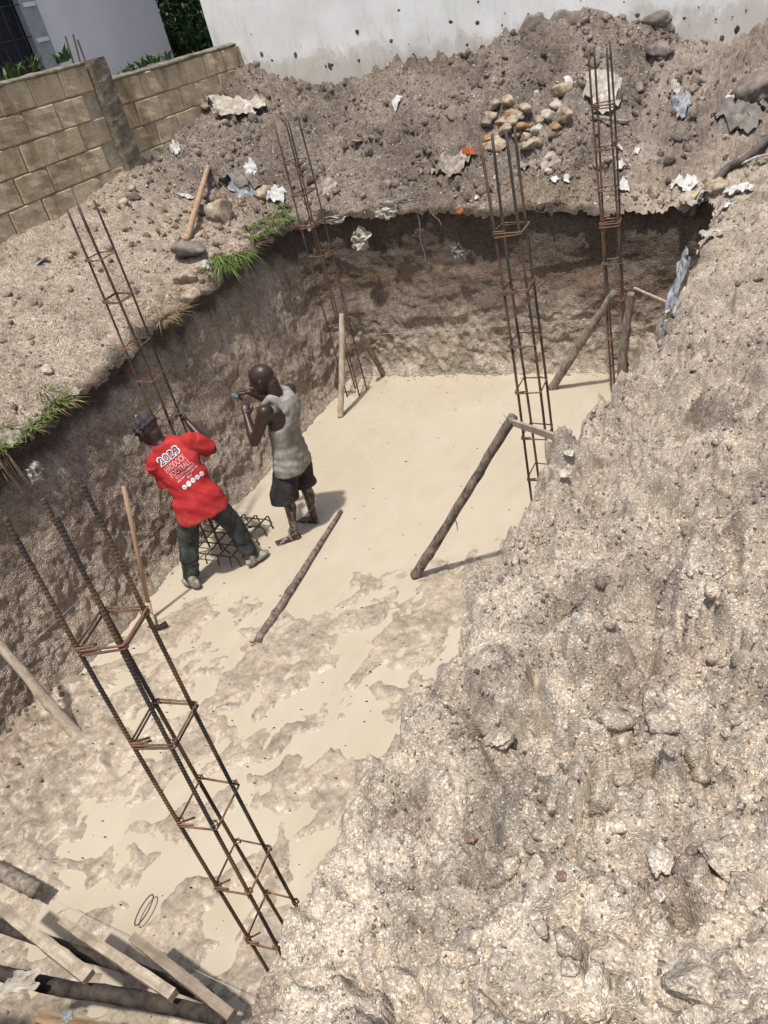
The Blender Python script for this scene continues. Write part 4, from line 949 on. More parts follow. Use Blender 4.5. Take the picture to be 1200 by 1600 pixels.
# shovel standing against the left wall
sh = empty('shovel', tuple(at_z(243, 985, 0))); tag(sh, 'long wooden handled shovel standing in the mud against the left wall', 'shovel')
a = at_z(235, 958, .06); b = at_y(193, 760, 3.60); a0 = at_z(244, 984, .02)
mb = MB(); mb.tube([a + (b - a) * .06, a + (b - a) * .5, b], [.019, .018, .017], 10); mb.build('handle', M['tanwood'], sh, True, sub=sh.location)
mb = MB(); mb.tube([a + (b - a) * .10, a, a + np.array([.04, -.03, -.02]), a0 + np.array([0, 0, .05])], [.024, .022, .018, .02], 10); mb.build('socket', M['palewood'], sh, True, sub=sh.location)
mb = MB(); c = np.array(a0) + np.array([.04, .0, .045]); V = []
for i in range(7):
    for j in range(5):
        u_ = (j - 2) / 2; v_ = i / 6; V.append(c + np.array([u_ * .075 * (1 - .25 * v_ ** 3), -.01 + .02 * u_ * u_, .04 - .12 * v_]) @ rot3(.5, 0, .6).T)
F = [(i * 5 + j, i * 5 + j + 1, (i + 1) * 5 + j + 1, (i + 1) * 5 + j) for i in range(6) for j in range(4)]
V2 = [v + np.array([0, .006, 0]) for v in V]; F2 = [tuple(reversed([q + 35 for q in f])) for f in F]
mb.add(V + V2, F + F2); mb.build('blade', M['steelblade'], sh, False, sub=sh.location)

# strings and wires
def line3(name, P, r, mat, label, cat='string'):
    mb = MB(); mb.tube(P, r, 5); return tag(mb.build(name, mat), label, cat)
A, B = at_y(562, 524, 7.88), at_y(960, 496, 7.88); line3('builders_line', [A, (A + B) / 2 + np.array([0, 0, -.01]), B], .0022, M['string'], 'white builder\'s line stretched across the far pit wall')
A, B = at_z(880, 581, .02), at_z(968, 577, .05); line3('builders_line', [A, B], .0018, M['string'], 'short low white line just above the water by the back right props')
A, B = at_x(250, 822, -4.93), at_x(-30, 1078, -4.80); line3('builders_line', [A, B], .0018, M['string'], 'thin line running along the left pit wall behind the shovel')
A, B = at_z(92, 1410, .18), at_z(372, 1548, .25); line3('builders_line', [A, (A + B) / 2 + np.array([0, 0, -.02]), B], .002, M['string'], 'faint line over the mud next to the near planks')
P = [at_z(225 + 22 * math.sin(t) * math.cos(.9) + 0 * t + 14 * math.cos(t) * .35, 1422 - 24 * math.sin(t) + 4 * math.cos(t), .05) for t in np.linspace(-1.7, 4.5, 26)]
line3('wire_loop', P, .004, M['bar_far'], 'long thin oval wire loop lying on the mud near the front', 'wire')
r = random.Random(12)
for k in range(3):
    c = at_z(r.uniform(55, 105), r.uniform(1270, 1370), .12); t0 = r.uniform(0, 6); R_ = r.uniform(.06, .16)
    line3('loose_wire', [c + np.array([R_ * math.cos(t0 + t), R_ * .6 * math.sin(t0 + t) , .02 + .02 * math.sin(2 * t)]) for t in np.linspace(0, 2.6, 18)], .0011, M['bar_far'], ['loosest', 'widest', 'thin', 'lowest', 'darkest'][k] + ' curled tying wire on the muddy bank at the near left', 'wire')['group'] = 'curled tying wires'
P = [at_z(x, y, .0) + np.array([0, 0, z]) for x, y, z in ((468, 722, .03), (487, 716, .06), (480, 738, .0))]
line3('bent_wire', P, .004, M['tie'], 'small bent rusty wire sticking out of the water behind the barefoot man', 'wire')
# hose on the right edge
hp = [(1082, 345), (1092, 318), (1110, 300), (1135, 276), (1165, 254), (1200, 224), (1240, 190)]
P = [hit(x, y, .03) for x, y in hp]; P[0][2] -= .12
pole('hose', P, [.034, .034, .034], M['hose'], 'thick grey brown pipe curving down the edge of the sand heap', 'pipe', None, n=10, knots=0, seed=3)

# ------------------------------------------------------------------ stones
gs = 'rounded tan stones heaped on the spoil slope'
def px_rock(px, py, dpx, mat, label, cat='stone', group=None, seed=0, name='stone', **kw):
    p = hit(px, py); dist = np.linalg.norm(p - EYE); return rock(name, p, dpx * dist / FPX / 2, mat, label, cat, group, seed, **kw)
heap = [(880, 150, 32, 'tan'), (868, 172, 22, 'white'), (884, 190, 30, 'tan'), (856, 190, 24, 'white'), (868, 205, 18, 'orange'), (843, 196, 20, 'tan'), (820, 180, 26, 'tan'), (808, 190, 24, 'tan'),
        (795, 184, 22, 'orange'), (800, 200, 24, 'tan'), (815, 205, 22, 'orange'), (785, 198, 22, 'tan'), (770, 190, 26, 'tan'), (838, 212, 24, 'white'), (822, 222, 22, 'tan'), (808, 218, 18, 'orange'),
        (790, 213, 22, 'tan'), (778, 222, 22, 'tan'), (838, 228, 20, 'tan'), (793, 168, 26, 'tan'), (775, 172, 22, 'tan'), (762, 205, 20, 'grey'), (826, 234, 24, 'tan'), (765, 225, 20, 'orange')]
_cn = {'tan': 'tan', 'white': 'chalky white', 'orange': 'orange brown', 'grey': 'grey'}
def _where(x, y):
    v = 'top' if y < 176 else 'upper' if y < 193 else 'middle' if y < 208 else 'lower' if y < 224 else 'bottom'
    h = 'far left end' if x < 776 else 'left part' if x < 797 else 'centre' if x < 818 else 'right part' if x < 850 else 'far right end'
    return v + ' row, ' + h
HL = ['%s stone in the stone heap on the slope, %s' % (_cn[c], _where(x, y)) for x, y, d, c in heap]
HL[17] = 'second tan stone from the left in the lower row of the stone heap'; HL[22] = 'lowest tan stone at the right bottom of the stone heap'
for k, (x, y, d, c) in enumerate(heap):
    px_rock(x, y, d, M['stone_' + c], HL[k], 'stone', gs, 400 + k, sink=.12, flat=(1, .8, .7), facet=8, crumb=.2)
px_rock(775, 228, 42, M['stone_tan'], 'flat tan slab stone at the lower left of the stone heap', seed=431, flat=(1, .9, .35), facet=7)
px_rock(732, 240, 30, M['brick'], 'rusty brown stone just above the torn brown sack', seed=432, flat=(.5, 1, .5))
px_rock(706, 187, 34, M['stone_grey'], 'squarish grey stone alone on the middle of the spoil slope', seed=433, flat=(.75, 1, .6), facet=8)
px_rock(560, 226, 20, M['stone_grey'], 'small flat dark stone on the bare middle slope', seed=434, flat=(1, .7, .3))
px_rock(948, 257, 18, M['stone_orange'], 'round orange stone between the bars of the back right cage', seed=435)
px_rock(1030, 82, 42, M['stone_grey'], 'wide dark flat stone below the white wall right of the tall cage', seed=436, flat=(1, .8, .4), facet=7)
px_rock(1182, 148, 62, M['stone_grey'], 'biggest grey boulder at the right edge below the white wall', seed=437, flat=(1, 1, .7), facet=8)
px_rock(1095, 155, 18, M['stone_grey'], 'small upright grey flake on the upper right slope', seed=438, flat=(.6, 1, .4))
px_rock(1000, 142, 26, M['stone_grey'], 'dark wedge stone right beside the tall cage on the slope', seed=439, flat=(1, .6, .5))
px_rock(344, 342, 50, M['stone_tan'], 'large yellowish stone right of the leaning stick on the left bank', seed=440, flat=(1, .9, .7), facet=8)
px_rock(322, 332, 30, M['stone_grey'], 'grey stone between the stick and the large yellowish stone', seed=441)
px_rock(300, 395, 60, M['stone_grey'], 'broad dark stone slab under the lower end of the stick', seed=442, flat=(1, .8, .5), facet=8)
px_rock(292, 438, 40, M['stone_tan'], 'tan stone at the pit edge below the dark slab', seed=443, facet=7)
px_rock(342, 358, 22, M['stone_grey'], 'small grey stone below the large yellowish stone', seed=444)
px_rock(412, 310, 36, M['stone_tan'], 'pale block with white flakes at the left bank corner', seed=445, facet=7)
px_rock(322, 170, 20, M['stone_grey'], 'small dark stone beside the crumpled white sack', seed=446)
px_rock(208, 297, 16, M['stone_white'], 'white chip in the rubble below the mossy wall', seed=447)
px_rock(193, 318, 17, M['stone_white'], 'lower white chip in the rubble near the wall pillar', seed=448)
px_rock(210, 312, 26, M['stone_grey'], 'dark rubble stone near the wall pillar', seed=449)
px_rock(64, 411, 26, M['bluegrey'], 'flat blue grey slate piece on the left sand', seed=450, flat=(1, .6, .12), sink=.1)
px_rock(300, 470, 34, M['stone_tan'], 'crumbly stone at the edge under the dry straw', seed=451, flat=(1, .8, .5))
px_rock(150, 325, 14, M['stone_grey'], 'little grey stone at the foot of the block wall', seed=452)
px_rock(160, 330, 18, M['stone_tan'], 'tan pebble beside the bar tops of the second cage', seed=453, flat=(1, .6, .4))
px_rock(75, 582, 22, M['stone_white'], 'pale angular stone above the left green clump', seed=454)
px_rock(1118, 305, 34, M['stone_tan'], 'brown stone sitting beside the thick pipe', seed=455)
for k, (x, y, d, l) in enumerate([(1030, 1352, 44, 'knobbly white chalk lump in the middle of the near sand'), (1024, 1404, 26, 'smaller white chalk piece right below the knobbly lump'), (890, 1515, 30, 'pale rounded lump at the bottom of the sand heap'),
        (968, 1510, 78, 'largest pale sand lump at the bottom right'), (1130, 1350, 60, 'wide pale clod near the right edge of the heap'), (1085, 1540, 70, 'buried pale clod in the lower right corner'), (925, 1490, 40, 'pale clod touching the largest boulder'),
        (878, 1372, 22, 'brownish chip on the near sand'), (1170, 1400, 55, 'pale clod at the right edge below the wide one'), (735, 1310, 20, 'small brown chip on the sand near the nearest cage'), (780, 1160, 44, 'dark cavity clod on the middle of the heap'), (1085, 960, 26, 'small stained clod half way up the heap'),
        (880, 745, 22, 'pale stone at the edge of the heap beside the water'), (890, 715, 18, 'small white stone on the heap edge above the pale one')]):
    px_rock(x, y, d, M['chalk'] , l, 'stone', None, 460 + k, sink=.36, facet=3, flat=(1, .85, .6), rough=.3, sub=4, colr=((.56, .51, .43) if k in (0, 1, 12, 13) else (.23, .16, .115) if k in (7, 9) else (.47, .41, .33)), crumb=.17)
px_rock(856, 270, 16, M['stone_white'], 'white stone on the slope below the stone heap', seed=480)
px_rock(868, 283, 12, M['white'], 'tiny bright white chip between the two right cages', seed=481)
pb = at_y(720, 331, 8.12); rock('brick_chip', pb, .05, M['brick'], 'orange red brick fragment embedded at the top of the far pit wall', 'brick', None, 490, sink=.5)

# ------------------------------------------------------------------ sacks, rags and scraps
def sheet(name, p, w, h, mat, label, cat='sack', group=None, seed=0, ux=(1, 0, 0), uy=(0, 1, 0), amp=.25, n=18, ground=True, lift=.01, hang=False, fold=None):
    ux = _n(ux); uy = np.array(uy, float); uy = _n(uy - ux * uy.dot(ux)); nz = np.cross(ux, uy)
    U, V_ = np.meshgrid(np.linspace(-1, 1, n), np.linspace(-1, 1, n), indexing='ij'); s = float(seed)
    ang = np.arctan2(V_, U); rad = .92 + .48 * perlin(np.cos(ang) * 1.2 + s, np.sin(ang) * 1.2, None, seed) + .05 * perlin(np.cos(ang) * 3 + s, np.sin(ang) * 3, None, seed + 1)
    sh_ = np.maximum(np.abs(U), np.abs(V_)) / np.maximum(np.hypot(U, V_), 1e-6); rad = rad * (.35 + .65 * sh_)
    X = U * w / 2 * rad + .10 * w * perlin(U * 2 + s, V_ * 2, None, seed + 2); Y = V_ * h / 2 * rad + .10 * h * perlin(U * 2, V_ * 2 + s, None, seed + 3)
    Hh = amp * min(w, h) * (.34 * fbm(U * 1.0 + s, V_ * 1.3, None, 2, seed + 4, ridge=True) + .16 * (1 - 2 * np.abs(perlin(U * 1.9 + V_, V_ * 1.6 + s, None, seed + 5))))
    P = np.array(p)[None, None] + X[..., None] * ux + Y[..., None] * uy + Hh[..., None] * nz
    if ground:
        g_ = ground_h(P[..., 0], P[..., 1]); P[..., 2] = np.where(pit_d(P[..., 0], P[..., 1]) > 0, np.maximum(g_ + lift + Hh * .5 + .02 * amp, P[..., 2] * .0 + g_ + .004), P[..., 2])
    V = P.reshape(-1, 3); ii, jj = np.meshgrid(np.arange(n - 1), np.arange(n - 1), indexing='ij')
    F = np.stack([ii * n + jj, (ii + 1) * n + jj, (ii + 1) * n + jj + 1, ii * n + jj + 1], -1).reshape(-1, 4)
    V2 = V - nz * .003; F2 = F[:, ::-1] + n * n
    b = [i for i in range(n)] + [i * n + n - 1 for i in range(1, n)] ; 
    o = link_mesh(name, np.concatenate([V, V2]) - np.array(p), np.concatenate([F, F2]), mat, None, True); o.location = p
    return tag(o, label, cat, group)
def px_sheet(name, px, py, wp, hp_, mat, label, cat='sack', seed=0, group=None, amp=.3, ang=0, **kw):
    p = hit(px, py); d = np.linalg.norm(p - EYE); c, s = math.cos(ang), math.sin(ang)
    return sheet(name, p, wp * d / FPX, hp_ * d / FPX * 1.25, mat, label, cat, group, seed, (.89 * c - .4 * s, .4 * c + .89 * s, 0), (-.4, .89, .2), amp, **kw)
px_sheet('white_sack', 374, 172, 74, 40, M['sack'], 'big crumpled white cement sack on the slope below the house corner', seed=1, amp=.7, lift=.03)
px_sheet('grey_sack', 372, 284, 66, 34, M['greycloth'], 'folded grey sack lying beyond the leaning stick', seed=2, amp=.6, lift=.04)
px_sheet('grey_sack', 388, 292, 50, 22, M['bluegrey'], 'greyish plastic flap under the folded grey sack', seed=3, amp=.5)
px_sheet('paper_scrap', 432, 305, 28, 18, M['white'], 'white crumpled paper on the pale block at the corner', 'paper', seed=4, amp=.8)
px_sheet('paper_scrap', 392, 267, 20, 14, M['white'], 'white scrap above the folded grey sack', 'paper', seed=5, amp=.8)
px_sheet('plastic_scrap', 277, 241, 14, 14, M['white'], 'small white plastic puff on the left slope', 'plastic', seed=6, amp=.9)
px_sheet('paper_scrap', 296, 311, 22, 9, M['white'], 'white scrap left of the stick', 'paper', seed=7, amp=.6)
px_sheet('paper_scrap', 324, 418, 14, 16, M['white'], 'folded white paper beside the largest grass clump', 'paper', seed=8, amp=.8)
px_sheet('brown_sack', 705, 262, 66, 30, M['brownsack'], 'torn brown sack half buried below the rusty brown stone', seed=9, amp=.5, ang=.5, lift=.03)
px_sheet('brown_sack', 508, 296, 46, 16, M['brownsack'], 'dirty sack strip between the bars of the back left cage', seed=10, amp=.5)
px_sheet('white_sack', 940, 152, 48, 46, M['sack'], 'dirty white bag behind the tall back right cage', seed=17, amp=.5, lift=.03)
px_sheet('plastic_scrap', 1065, 170, 26, 26, M['bluegrey'], 'shiny grey clear plastic on the upper right slope', 'plastic', seed=12, amp=.7)
px_sheet('paper_scrap', 1054, 142, 15, 26, M['sack'], 'long pale wrapper above the grey clear plastic', 'paper', seed=13, amp=.4, ang=-.6)
px_sheet('grey_sack', 1150, 185, 56, 60, M['greycloth'], 'large stiff grey sack lying under the biggest boulder', seed=14, amp=.3, lift=.03, ang=.5)
px_sheet('pale_sacking', 850, 255, 70, 14, M['brownsack'], 'frayed pale sacking strip behind the middle right cage', seed=15, amp=.5)
gw = 'small white scraps on the spoil slope'
for k, (x, y, s, l) in enumerate([(973, 265, 18, 'round white plate like scrap beside the orange stone'), (975, 297, 14, 'white scrap lower down between the tall cage bars'), (1055, 290, 16, 'curled white scrap left of the flat one near the pipe'),
        (1076, 293, 24, 'flat torn white paper near the start of the pipe'), (866, 283, 16, 'white shell like scrap under the stone heap'), (885, 281, 10, 'thin white sliver left of the tall cage'), (994, 240, 10, 'little white scrap right of the tall cage'),
        (968, 233, 9, 'tiny scrap between the tall cage bars'), (887, 133, 12, 'white triangle on top of the uppermost heap stone'), (1140, 155, 10, 'small white tag on the upper right slope'), (620, 157, 14, 'pale flake on the middle slope'), (745, 312, 8, 'tiny pale flake near the far pit edge')]):
    px_sheet('paper_scrap', x, y, s, s * .8, M['white'], l, 'scrap', seed=20 + k, group=gw, amp=.7, n=8, lift=.015)
gr = 'rags and wrappers on the edge of the sand heap'
px_sheet('yellow_wrapper', 1078, 357, 24, 9, M['yellow'], 'yellow plastic wrapper at the top edge of the sand heap', 'wrapper', seed=40, group=gr, amp=.5, n=10, lift=.05)
px_sheet('pale_rag', 1082, 370, 44, 24, M['sack'], 'frayed cream rag right under the yellow wrapper', 'rag', seed=41, group=gr, amp=.8, n=12, lift=.03)
px_sheet('pale_rag', 1112, 372, 30, 18, M['sack'], 'second cream rag right of the yellow wrapper', 'rag', seed=42, group=gr, amp=.8, n=12, lift=.02)
px_sheet('white_wrapper', 1150, 305, 34, 18, M['white'], 'white wrapper on the sand near the pipe', 'wrapper', seed=43, group=gr, amp=.8, n=12, lift=.02)
px_sheet('white_wrapper', 1170, 302, 14, 14, M['white'], 'little white wrapper to the right of the bigger one', 'wrapper', seed=44, group=gr, amp=.8, n=10, lift=.02)
px_sheet('white_wrapper', 1132, 328, 34, 10, M['white'], 'thin white torn strip above the cream rags', 'wrapper', seed=45, group=gr, amp=.6, n=10, lift=.02, ang=.4)
line3('white_strip', [hit(1158, 265, .05), hit(1182, 258, .07), hit(1215, 252, .08)], .012, M['white'], 'long thin white strip beside the pipe at the right edge', 'strip')
def rim_sheet(name, p, w, h, mat, label, seed, uy, ux=(.3, .9, .1), amp=.5, n=16): return sheet(name, p, w, h, mat, label, 'plastic sheet', gr, seed, ux, uy, amp, n, False)
rim_sheet('plastic_sheet', at_x(1056, 440, -.69), .50, .20, M['bluegrey'], 'long grey plastic sheet draped over the sand heap edge', 51, (.5, -.1, .8), (.1, .8, .55), .35)
rim_sheet('plastic_sheet', at_x(1060, 470, -.66), .30, .14, M['sack'], 'dirty cream flap below the long grey plastic', 52, (.5, -.1, .8), (.1, .8, .4), .5)
rim_sheet('plastic_sheet', at_x(1028, 532, -.68), .30, .10, M['greycloth'], 'grey brown strip hanging further down the heap edge', 53, (.6, -.2, .8), (0, .6, .75), .5)
rim_sheet('plastic_sheet', at_x(1034, 506, -.67), .10, .06, M['white'], 'little white bit of plastic on the heap edge', 54, (.5, -.1, .8))
rim_sheet('plastic_sheet', at_x(1046, 482, -.68), .14, .05, M['white'], 'white frayed end of plastic under the cream flap', 55, (.5, -.1, .8))
gf = 'torn sacks hanging over the far pit edge'
def hang(px, py, w, h, mat, label, seed, amp=.55): return sheet('hanging_sack', at_y(px, py, 8.06), w, h, mat, label, 'sack', gf, seed, (1, 0, .05), (0, .12, 1), amp, 20, False)
hang(607, 327, .27, .22, M['sack'], 'pointed white sack corner hanging over the middle of the far edge', 61)
hang(566, 371, .27, .25, M['sack'], 'crumpled pale sack hanging lowest at the back left of the wall', 62, .5)
hang(716, 394, .13, .17, M['greycloth'], 'small grey rag hanging in the middle of the far wall', 63)
hang(520, 343, .36, .10, M['brownsack'], 'brown sack strip curling over the corner edge behind the cage', 64, .8)
hang(486, 350, .12, .18, M['brownsack'], 'ragged end of sack at the corner right of the grass', 65, .8)
hang(640, 314, .24, .06, M['brownsack'], 'thin sack seam along the far edge right of the pointed corner', 66, .5)
hang(458, 349, .10, .13, M['bluegrey'], 'grey clear plastic piece hanging beside the green grass', 67, .8)
px_sheet('pale_rag', 45, 728, 26, 24, M['brownsack'], 'muddy pale rag stuck on the left wall top above the big cage', 'rag', seed=70, amp=.8, n=12)
sheet('pale_rag', at_x(50, 738, -5.05), .14, .16, M['sack'], 'frayed whitish rag on the left pit wall below the green clump', 'rag', None, 71, (.1, 1, 0), (.1, 0, 1), .8, 14, False)
px_sheet('paper_scrap', 128, 632, 20, 12, M['sack'], 'pale leaf like scrap at the pit edge right of the green clump', 'scrap', seed=72, amp=.6, n=10)
sheet('torn_packaging', at_z(35, 1535, .55), .20, .10, M['sack'], 'torn cream cardboard scrap on the lower dark pole', 'cardboard', None, 73, (.8, .55, 0), (-.3, .8, .4), .5, 14, False)
sheet('plastic_scrap', at_z(108, 1592, .5), .07, .06, M['bluegrey'], 'blue grey netting scrap at the very bottom edge', 'plastic', None, 74, (1, 0, 0), (0, 1, .3), .8, 12, False)
# stick and board on the banks
a = hit(327, 266, .03); b = hit(294, 382, .05)
pole('wooden_stick', [a, (a + b) / 2, b], [.028, .034, .036], M['tanwood'], 'straight pale wooden stick lying down the left bank beside stones', 'stick', None, seed=14, knots=3)
a = hit(925, 189, .04); b = hit(982, 199, .05)
mb = MB(); dr = _n(b - a); mb.box((a + b) / 2, (np.linalg.norm(b - a), .07, .025), (dr, _n(np.cross([0, 0, 1], dr)), np.cross(dr, _n(np.cross([0, 0, 1], dr)))))
tag(mb.build('board', M['bark']), 'short dark board lying across behind the tall cage', 'board')
#--PART3--
# ------------------------------------------------------------------ people
def cap_prim(p0, p1, r0, r1, n=18, flat=None):
    p0 = np.array(p0, float); p1 = np.array(p1, float); d = p1 - p0; L_ = np.linalg.norm(d); d = d / (L_ + 1e-9)
    a = np.array([0, 0, 1.]) if abs(d[2]) < .9 else np.array([1., 0, 0]); u_ = _n(np.cross(d, a)); w_ = np.cross(d, u_)
    rings = []
    for t in np.linspace(-math.pi / 2, 0, 6)[1:]: rings.append((p0 + d * r0 * math.sin(t), r0 * math.cos(t)))
    for t in np.linspace(0, math.pi / 2, 6)[:-1]: rings.append((p1 + d * r1 * math.sin(t), r1 * math.cos(t)))
    V = [p0 - d * r0]
    for c, r in rings: V += [c + (u_ * math.cos(2 * math.pi * k / n) + w_ * math.sin(2 * math.pi * k / n)) * r for k in range(n)]
    V.append(p1 + d * r1); m = len(rings)
    F = [(0, 1 + (k + 1) % n, 1 + k) for k in range(n)]
    F += [(1 + i * n + k, 1 + i * n + (k + 1) % n, 1 + (i + 1) * n + (k + 1) % n, 1 + (i + 1) * n + k) for i in range(m - 1) for k in range(n)]
    F += [(len(V) - 1, 1 + (m - 1) * n + k, 1 + (m - 1) * n + (k + 1) % n) for k in range(n)]
    return V, F
def ell_prim(c, r, A=None, sub=3):
    V, F = ico(sub); A = np.eye(3) if A is None else np.array(A, float)     # rows of A = local axes
    return [np.array(c) + (v * np.array(r)) @ A for v in V], [tuple(f) for f in F]
def loft_prim(rings, n=28, p=2.3):
    V = []                                                                   # ring: centre, right vec, front vec, half width, half depth
    for (c, rv, fv, hw, hd) in rings:
        for k in range(n):
            t = 2 * math.pi * k / n; cs, sn = math.cos(t), math.sin(t)
            V.append(np.array(c) + np.array(rv) * hw * math.copysign(abs(cs) ** (2 / p), cs) + np.array(fv) * hd * math.copysign(abs(sn) ** (2 / p), sn))
    m = len(rings); F = [(i * n + k, i * n + (k + 1) % n, (i + 1) * n + (k + 1) % n, (i + 1) * n + k) for i in range(m - 1) for k in range(n)]
    F += [tuple(range(n - 1, -1, -1)), tuple((m - 1) * n + k for k in range(n))]
    return V, F
def fuse(name, prims, voxel, mat, parent, smooth=4, fold=None):
    V = []; F = []
    for v, f in prims:
        k = len(V); V += [tuple(q) for q in v]; F += [tuple(i + k for i in g) for g in f]
    me = bpy.data.meshes.new('tmp'); me.from_pydata(V, [], F); me.update()
    ob = bpy.data.objects.new('tmp', me); COL.objects.link(ob)
    b = bmesh.new(); b.from_mesh(me); bmesh.ops.recalc_face_normals(b, faces=b.faces); b.to_mesh(me); b.free()
    md = ob.modifiers.new('r', 'REMESH'); md.mode = 'VOXEL'; md.voxel_size = voxel
    if smooth: ms = ob.modifiers.new('s', 'SMOOTH'); ms.factor = .5; ms.iterations = smooth
    dg = bpy.context.evaluated_depsgraph_get(); dg.update()
    m2 = bpy.data.meshes.new_from_object(ob.evaluated_get(dg)); bpy.data.objects.remove(ob); bpy.data.meshes.remove(me)
    n = len(m2.vertices); co = np.empty(n * 3, np.float32); m2.vertices.foreach_get('co', co); co = co.reshape(-1, 3).astype(float)
    if fold is not None:
        no = np.empty(n * 3, np.float32); m2.vertex_normals.foreach_get('vector', no); no = no.reshape(-1, 3)
        co = co + no * fold(co)[:, None]
    pl_ = np.array(parent.location) if parent else 0
    m2.vertices.foreach_set('co', (co - pl_).astype(np.float32).ravel()); m2.update()
    m2.polygons.foreach_set('use_smooth', np.ones(len(m2.polygons), bool)); m2.materials.clear(); m2.materials.append(mat); m2.name = name
    o = bpy.data.objects.new(name, m2); COL.objects.link(o); o.parent = parent
    return o, co
def chain(pts, rad): return [cap_prim(pts[i], pts[i + 1], rad[i], rad[i + 1]) for i in range(len(pts) - 1)]
def hand(wrist, d, nrm, curl=.5, side=1, s=1.0):
    """palm along d, back of the hand towards nrm, thumb on side*(d x nrm)"""
    d = _n(d); nrm = np.array(nrm, float); nrm = _n(nrm - d * nrm.dot(d)); t = np.cross(d, nrm) * side; w = np.array(wrist, float); P = []
    pc = w + d * .05 * s
    P.append(ell_prim(pc, (.052 * s, .040 * s, .018 * s), (d, t, nrm)))
    for k, (o_, L_) in enumerate(((.028, .072), (.010, .080), (-.009, .074), (-.027, .058))):
        a = w + d * .085 * s + t * o_ * s; ang = curl * .5; pts = [w + d * .05 * s + t * o_ * .8 * s, a]
        for q in range(3):
            ang += curl * (.55 + .1 * k); dir_ = d * math.cos(ang) - nrm * math.sin(ang); pts.append(pts[-1] + dir_ * L_ * s * (.45, .32, .25)[q])
        P += chain(pts, [.011 * s, .0105 * s, .0095 * s, .009 * s, .0078 * s])
    b = w + d * .02 * s + t * .03 * s; d2 = _n(d * .7 + t * .65 - nrm * curl * .35); b2 = b + d2 * .04 * s; d3 = _n(d * .85 + t * .1 - nrm * curl * .7)
    P += chain([b, b2, b2 + d3 * .032 * s], [.014 * s, .0115 * s, .009 * s])
    return P
def head(c, U_, F_, s=1.0):
    c = np.array(c, float); F_ = _n(F_); U_ = np.array(U_, float); U_ = _n(U_ - F_ * U_.dot(F_)); R_ = np.cross(F_, U_); A = (R_, F_, U_)
    g = lambda r, f, u_: c + (R_ * r + F_ * f + U_ * u_) * s
    P = [ell_prim(g(0, -.012, .028), (.076 * s, .096 * s, .088 * s), A), ell_prim(g(0, .030, -.010), (.066 * s, .066 * s, .080 * s), A), ell_prim(g(0, .042, -.066), (.046 * s, .044 * s, .040 * s), A),
         cap_prim(g(0, .094, .005), g(0, .112, -.028), .010 * s, .016 * s), cap_prim(g(-.012, .101, -.032), g(.012, .101, -.032), .011 * s, .011 * s),
         cap_prim(g(-.022, .086, -.058), g(.022, .086, -.058), .0085 * s, .0085 * s), cap_prim(g(-.018, .084, -.070), g(.018, .084, -.070), .009 * s, .009 * s),
         cap_prim(g(-.044, .078, .026), g(-.012, .090, .022), .011 * s, .010 * s), cap_prim(g(.044, .078, .026), g(.012, .090, .022), .011 * s, .010 * s),
         cap_prim(g(-.045, .068, -.022), g(-.028, .080, -.030), .018 * s, .014 * s), cap_prim(g(.045, .068, -.022), g(.028, .080, -.030), .018 * s, .014 * s)]
    for q in (-1, 1): P.append(ell_prim(g(.078 * q, -.004, -.012), (.010 * s, .020 * s, .034 * s), A)); P.append(cap_prim(g(.082 * q, -.02, .012), g(.084 * q, -.018, -.02), .009 * s, .007 * s))
    return P, g, A
def text_geo(txt, width, height, offset=0.0):
    cu = bpy.data.curves.new('t', 'FONT'); cu.body = txt; cu.size = 1; cu.offset = offset; cu.resolution_u = 3
    ob = bpy.data.objects.new('t', cu); COL.objects.link(ob); dg = bpy.context.evaluated_depsgraph_get(); dg.update()
    me = bpy.data.meshes.new_from_object(ob.evaluated_get(dg)); b = bmesh.new(); b.from_mesh(me)
    bmesh.ops.triangulate(b, faces=b.faces)
    bmesh.ops.subdivide_edges(b, edges=[e for e in b.edges if e.calc_length() > .35], cuts=1)
    V = np.array([v.co[:2] for v in b.verts]); F = [tuple(v.index for v in f.verts) for f in b.faces]; b.free()
    bpy.data.objects.remove(ob); bpy.data.meshes.remove(me); bpy.data.curves.remove(cu)
    V = V - (V.min(0) + V.max(0)) / 2; sz = V.max(0) - V.min(0)
    return V * np.array([width / sz[0], height / sz[1]]), F

# ---- man in the red jersey
p1 = empty('person', (-4.40, 4.12, 0)); tag(p1, 'man in red printed jersey, jeans and cap leaning over the cage, back turned', 'person')
rt1 = _n((.62, .69, .20)); fw1 = _n((-.69, .72, 0.)); up1 = _n((-.14, .05, .98))
hd_c = np.array((-4.655, 4.20, 1.445)); HP, hg, HA = head(hd_c, (-.42, .05, .9), (-.80, -.05, -.50), 1.15)
Lsh, Rsh = np.array((-4.60, 4.07, 1.205)), np.array((-4.345, 4.325, 1.275))
Rel, Rwr = np.array((-4.285, 4.435, 1.125)), np.array((-4.500, 4.505, 1.345))
Lel, Lwr = np.array((-4.59, 4.13, .955)), np.array((-4.66, 4.33, 1.08))
bp = HP + chain([hg(0, -.035, -.05), (-4.585, 4.19, 1.345), (-4.53, 4.19, 1.27)], [.056, .056, .075])
bp += [loft_prim([((-4.40, 4.15, .86), rt1, fw1, .145, .095), ((-4.44, 4.17, 1.05), rt1, fw1, .155, .10), ((-4.49, 4.19, 1.20), rt1, fw1, .17, .095), ((-4.53, 4.19, 1.29), rt1, fw1, .09, .07)])]
bp += chain([Rsh, Rel, Rel + (Rwr - Rel) * .4, Rwr], [.056, .043, .044, .027]) + chain([Lsh, Lel, Lel + (Lwr - Lel) * .4, Lwr], [.056, .043, .044, .027])
bp += hand(Rwr, (-.10, .06, .13), (.2, .5, .3), .85, 1, .98) + hand(Lwr, (-.05, .2, .1), (-.2, -.1, .9), .8, -1, .98)
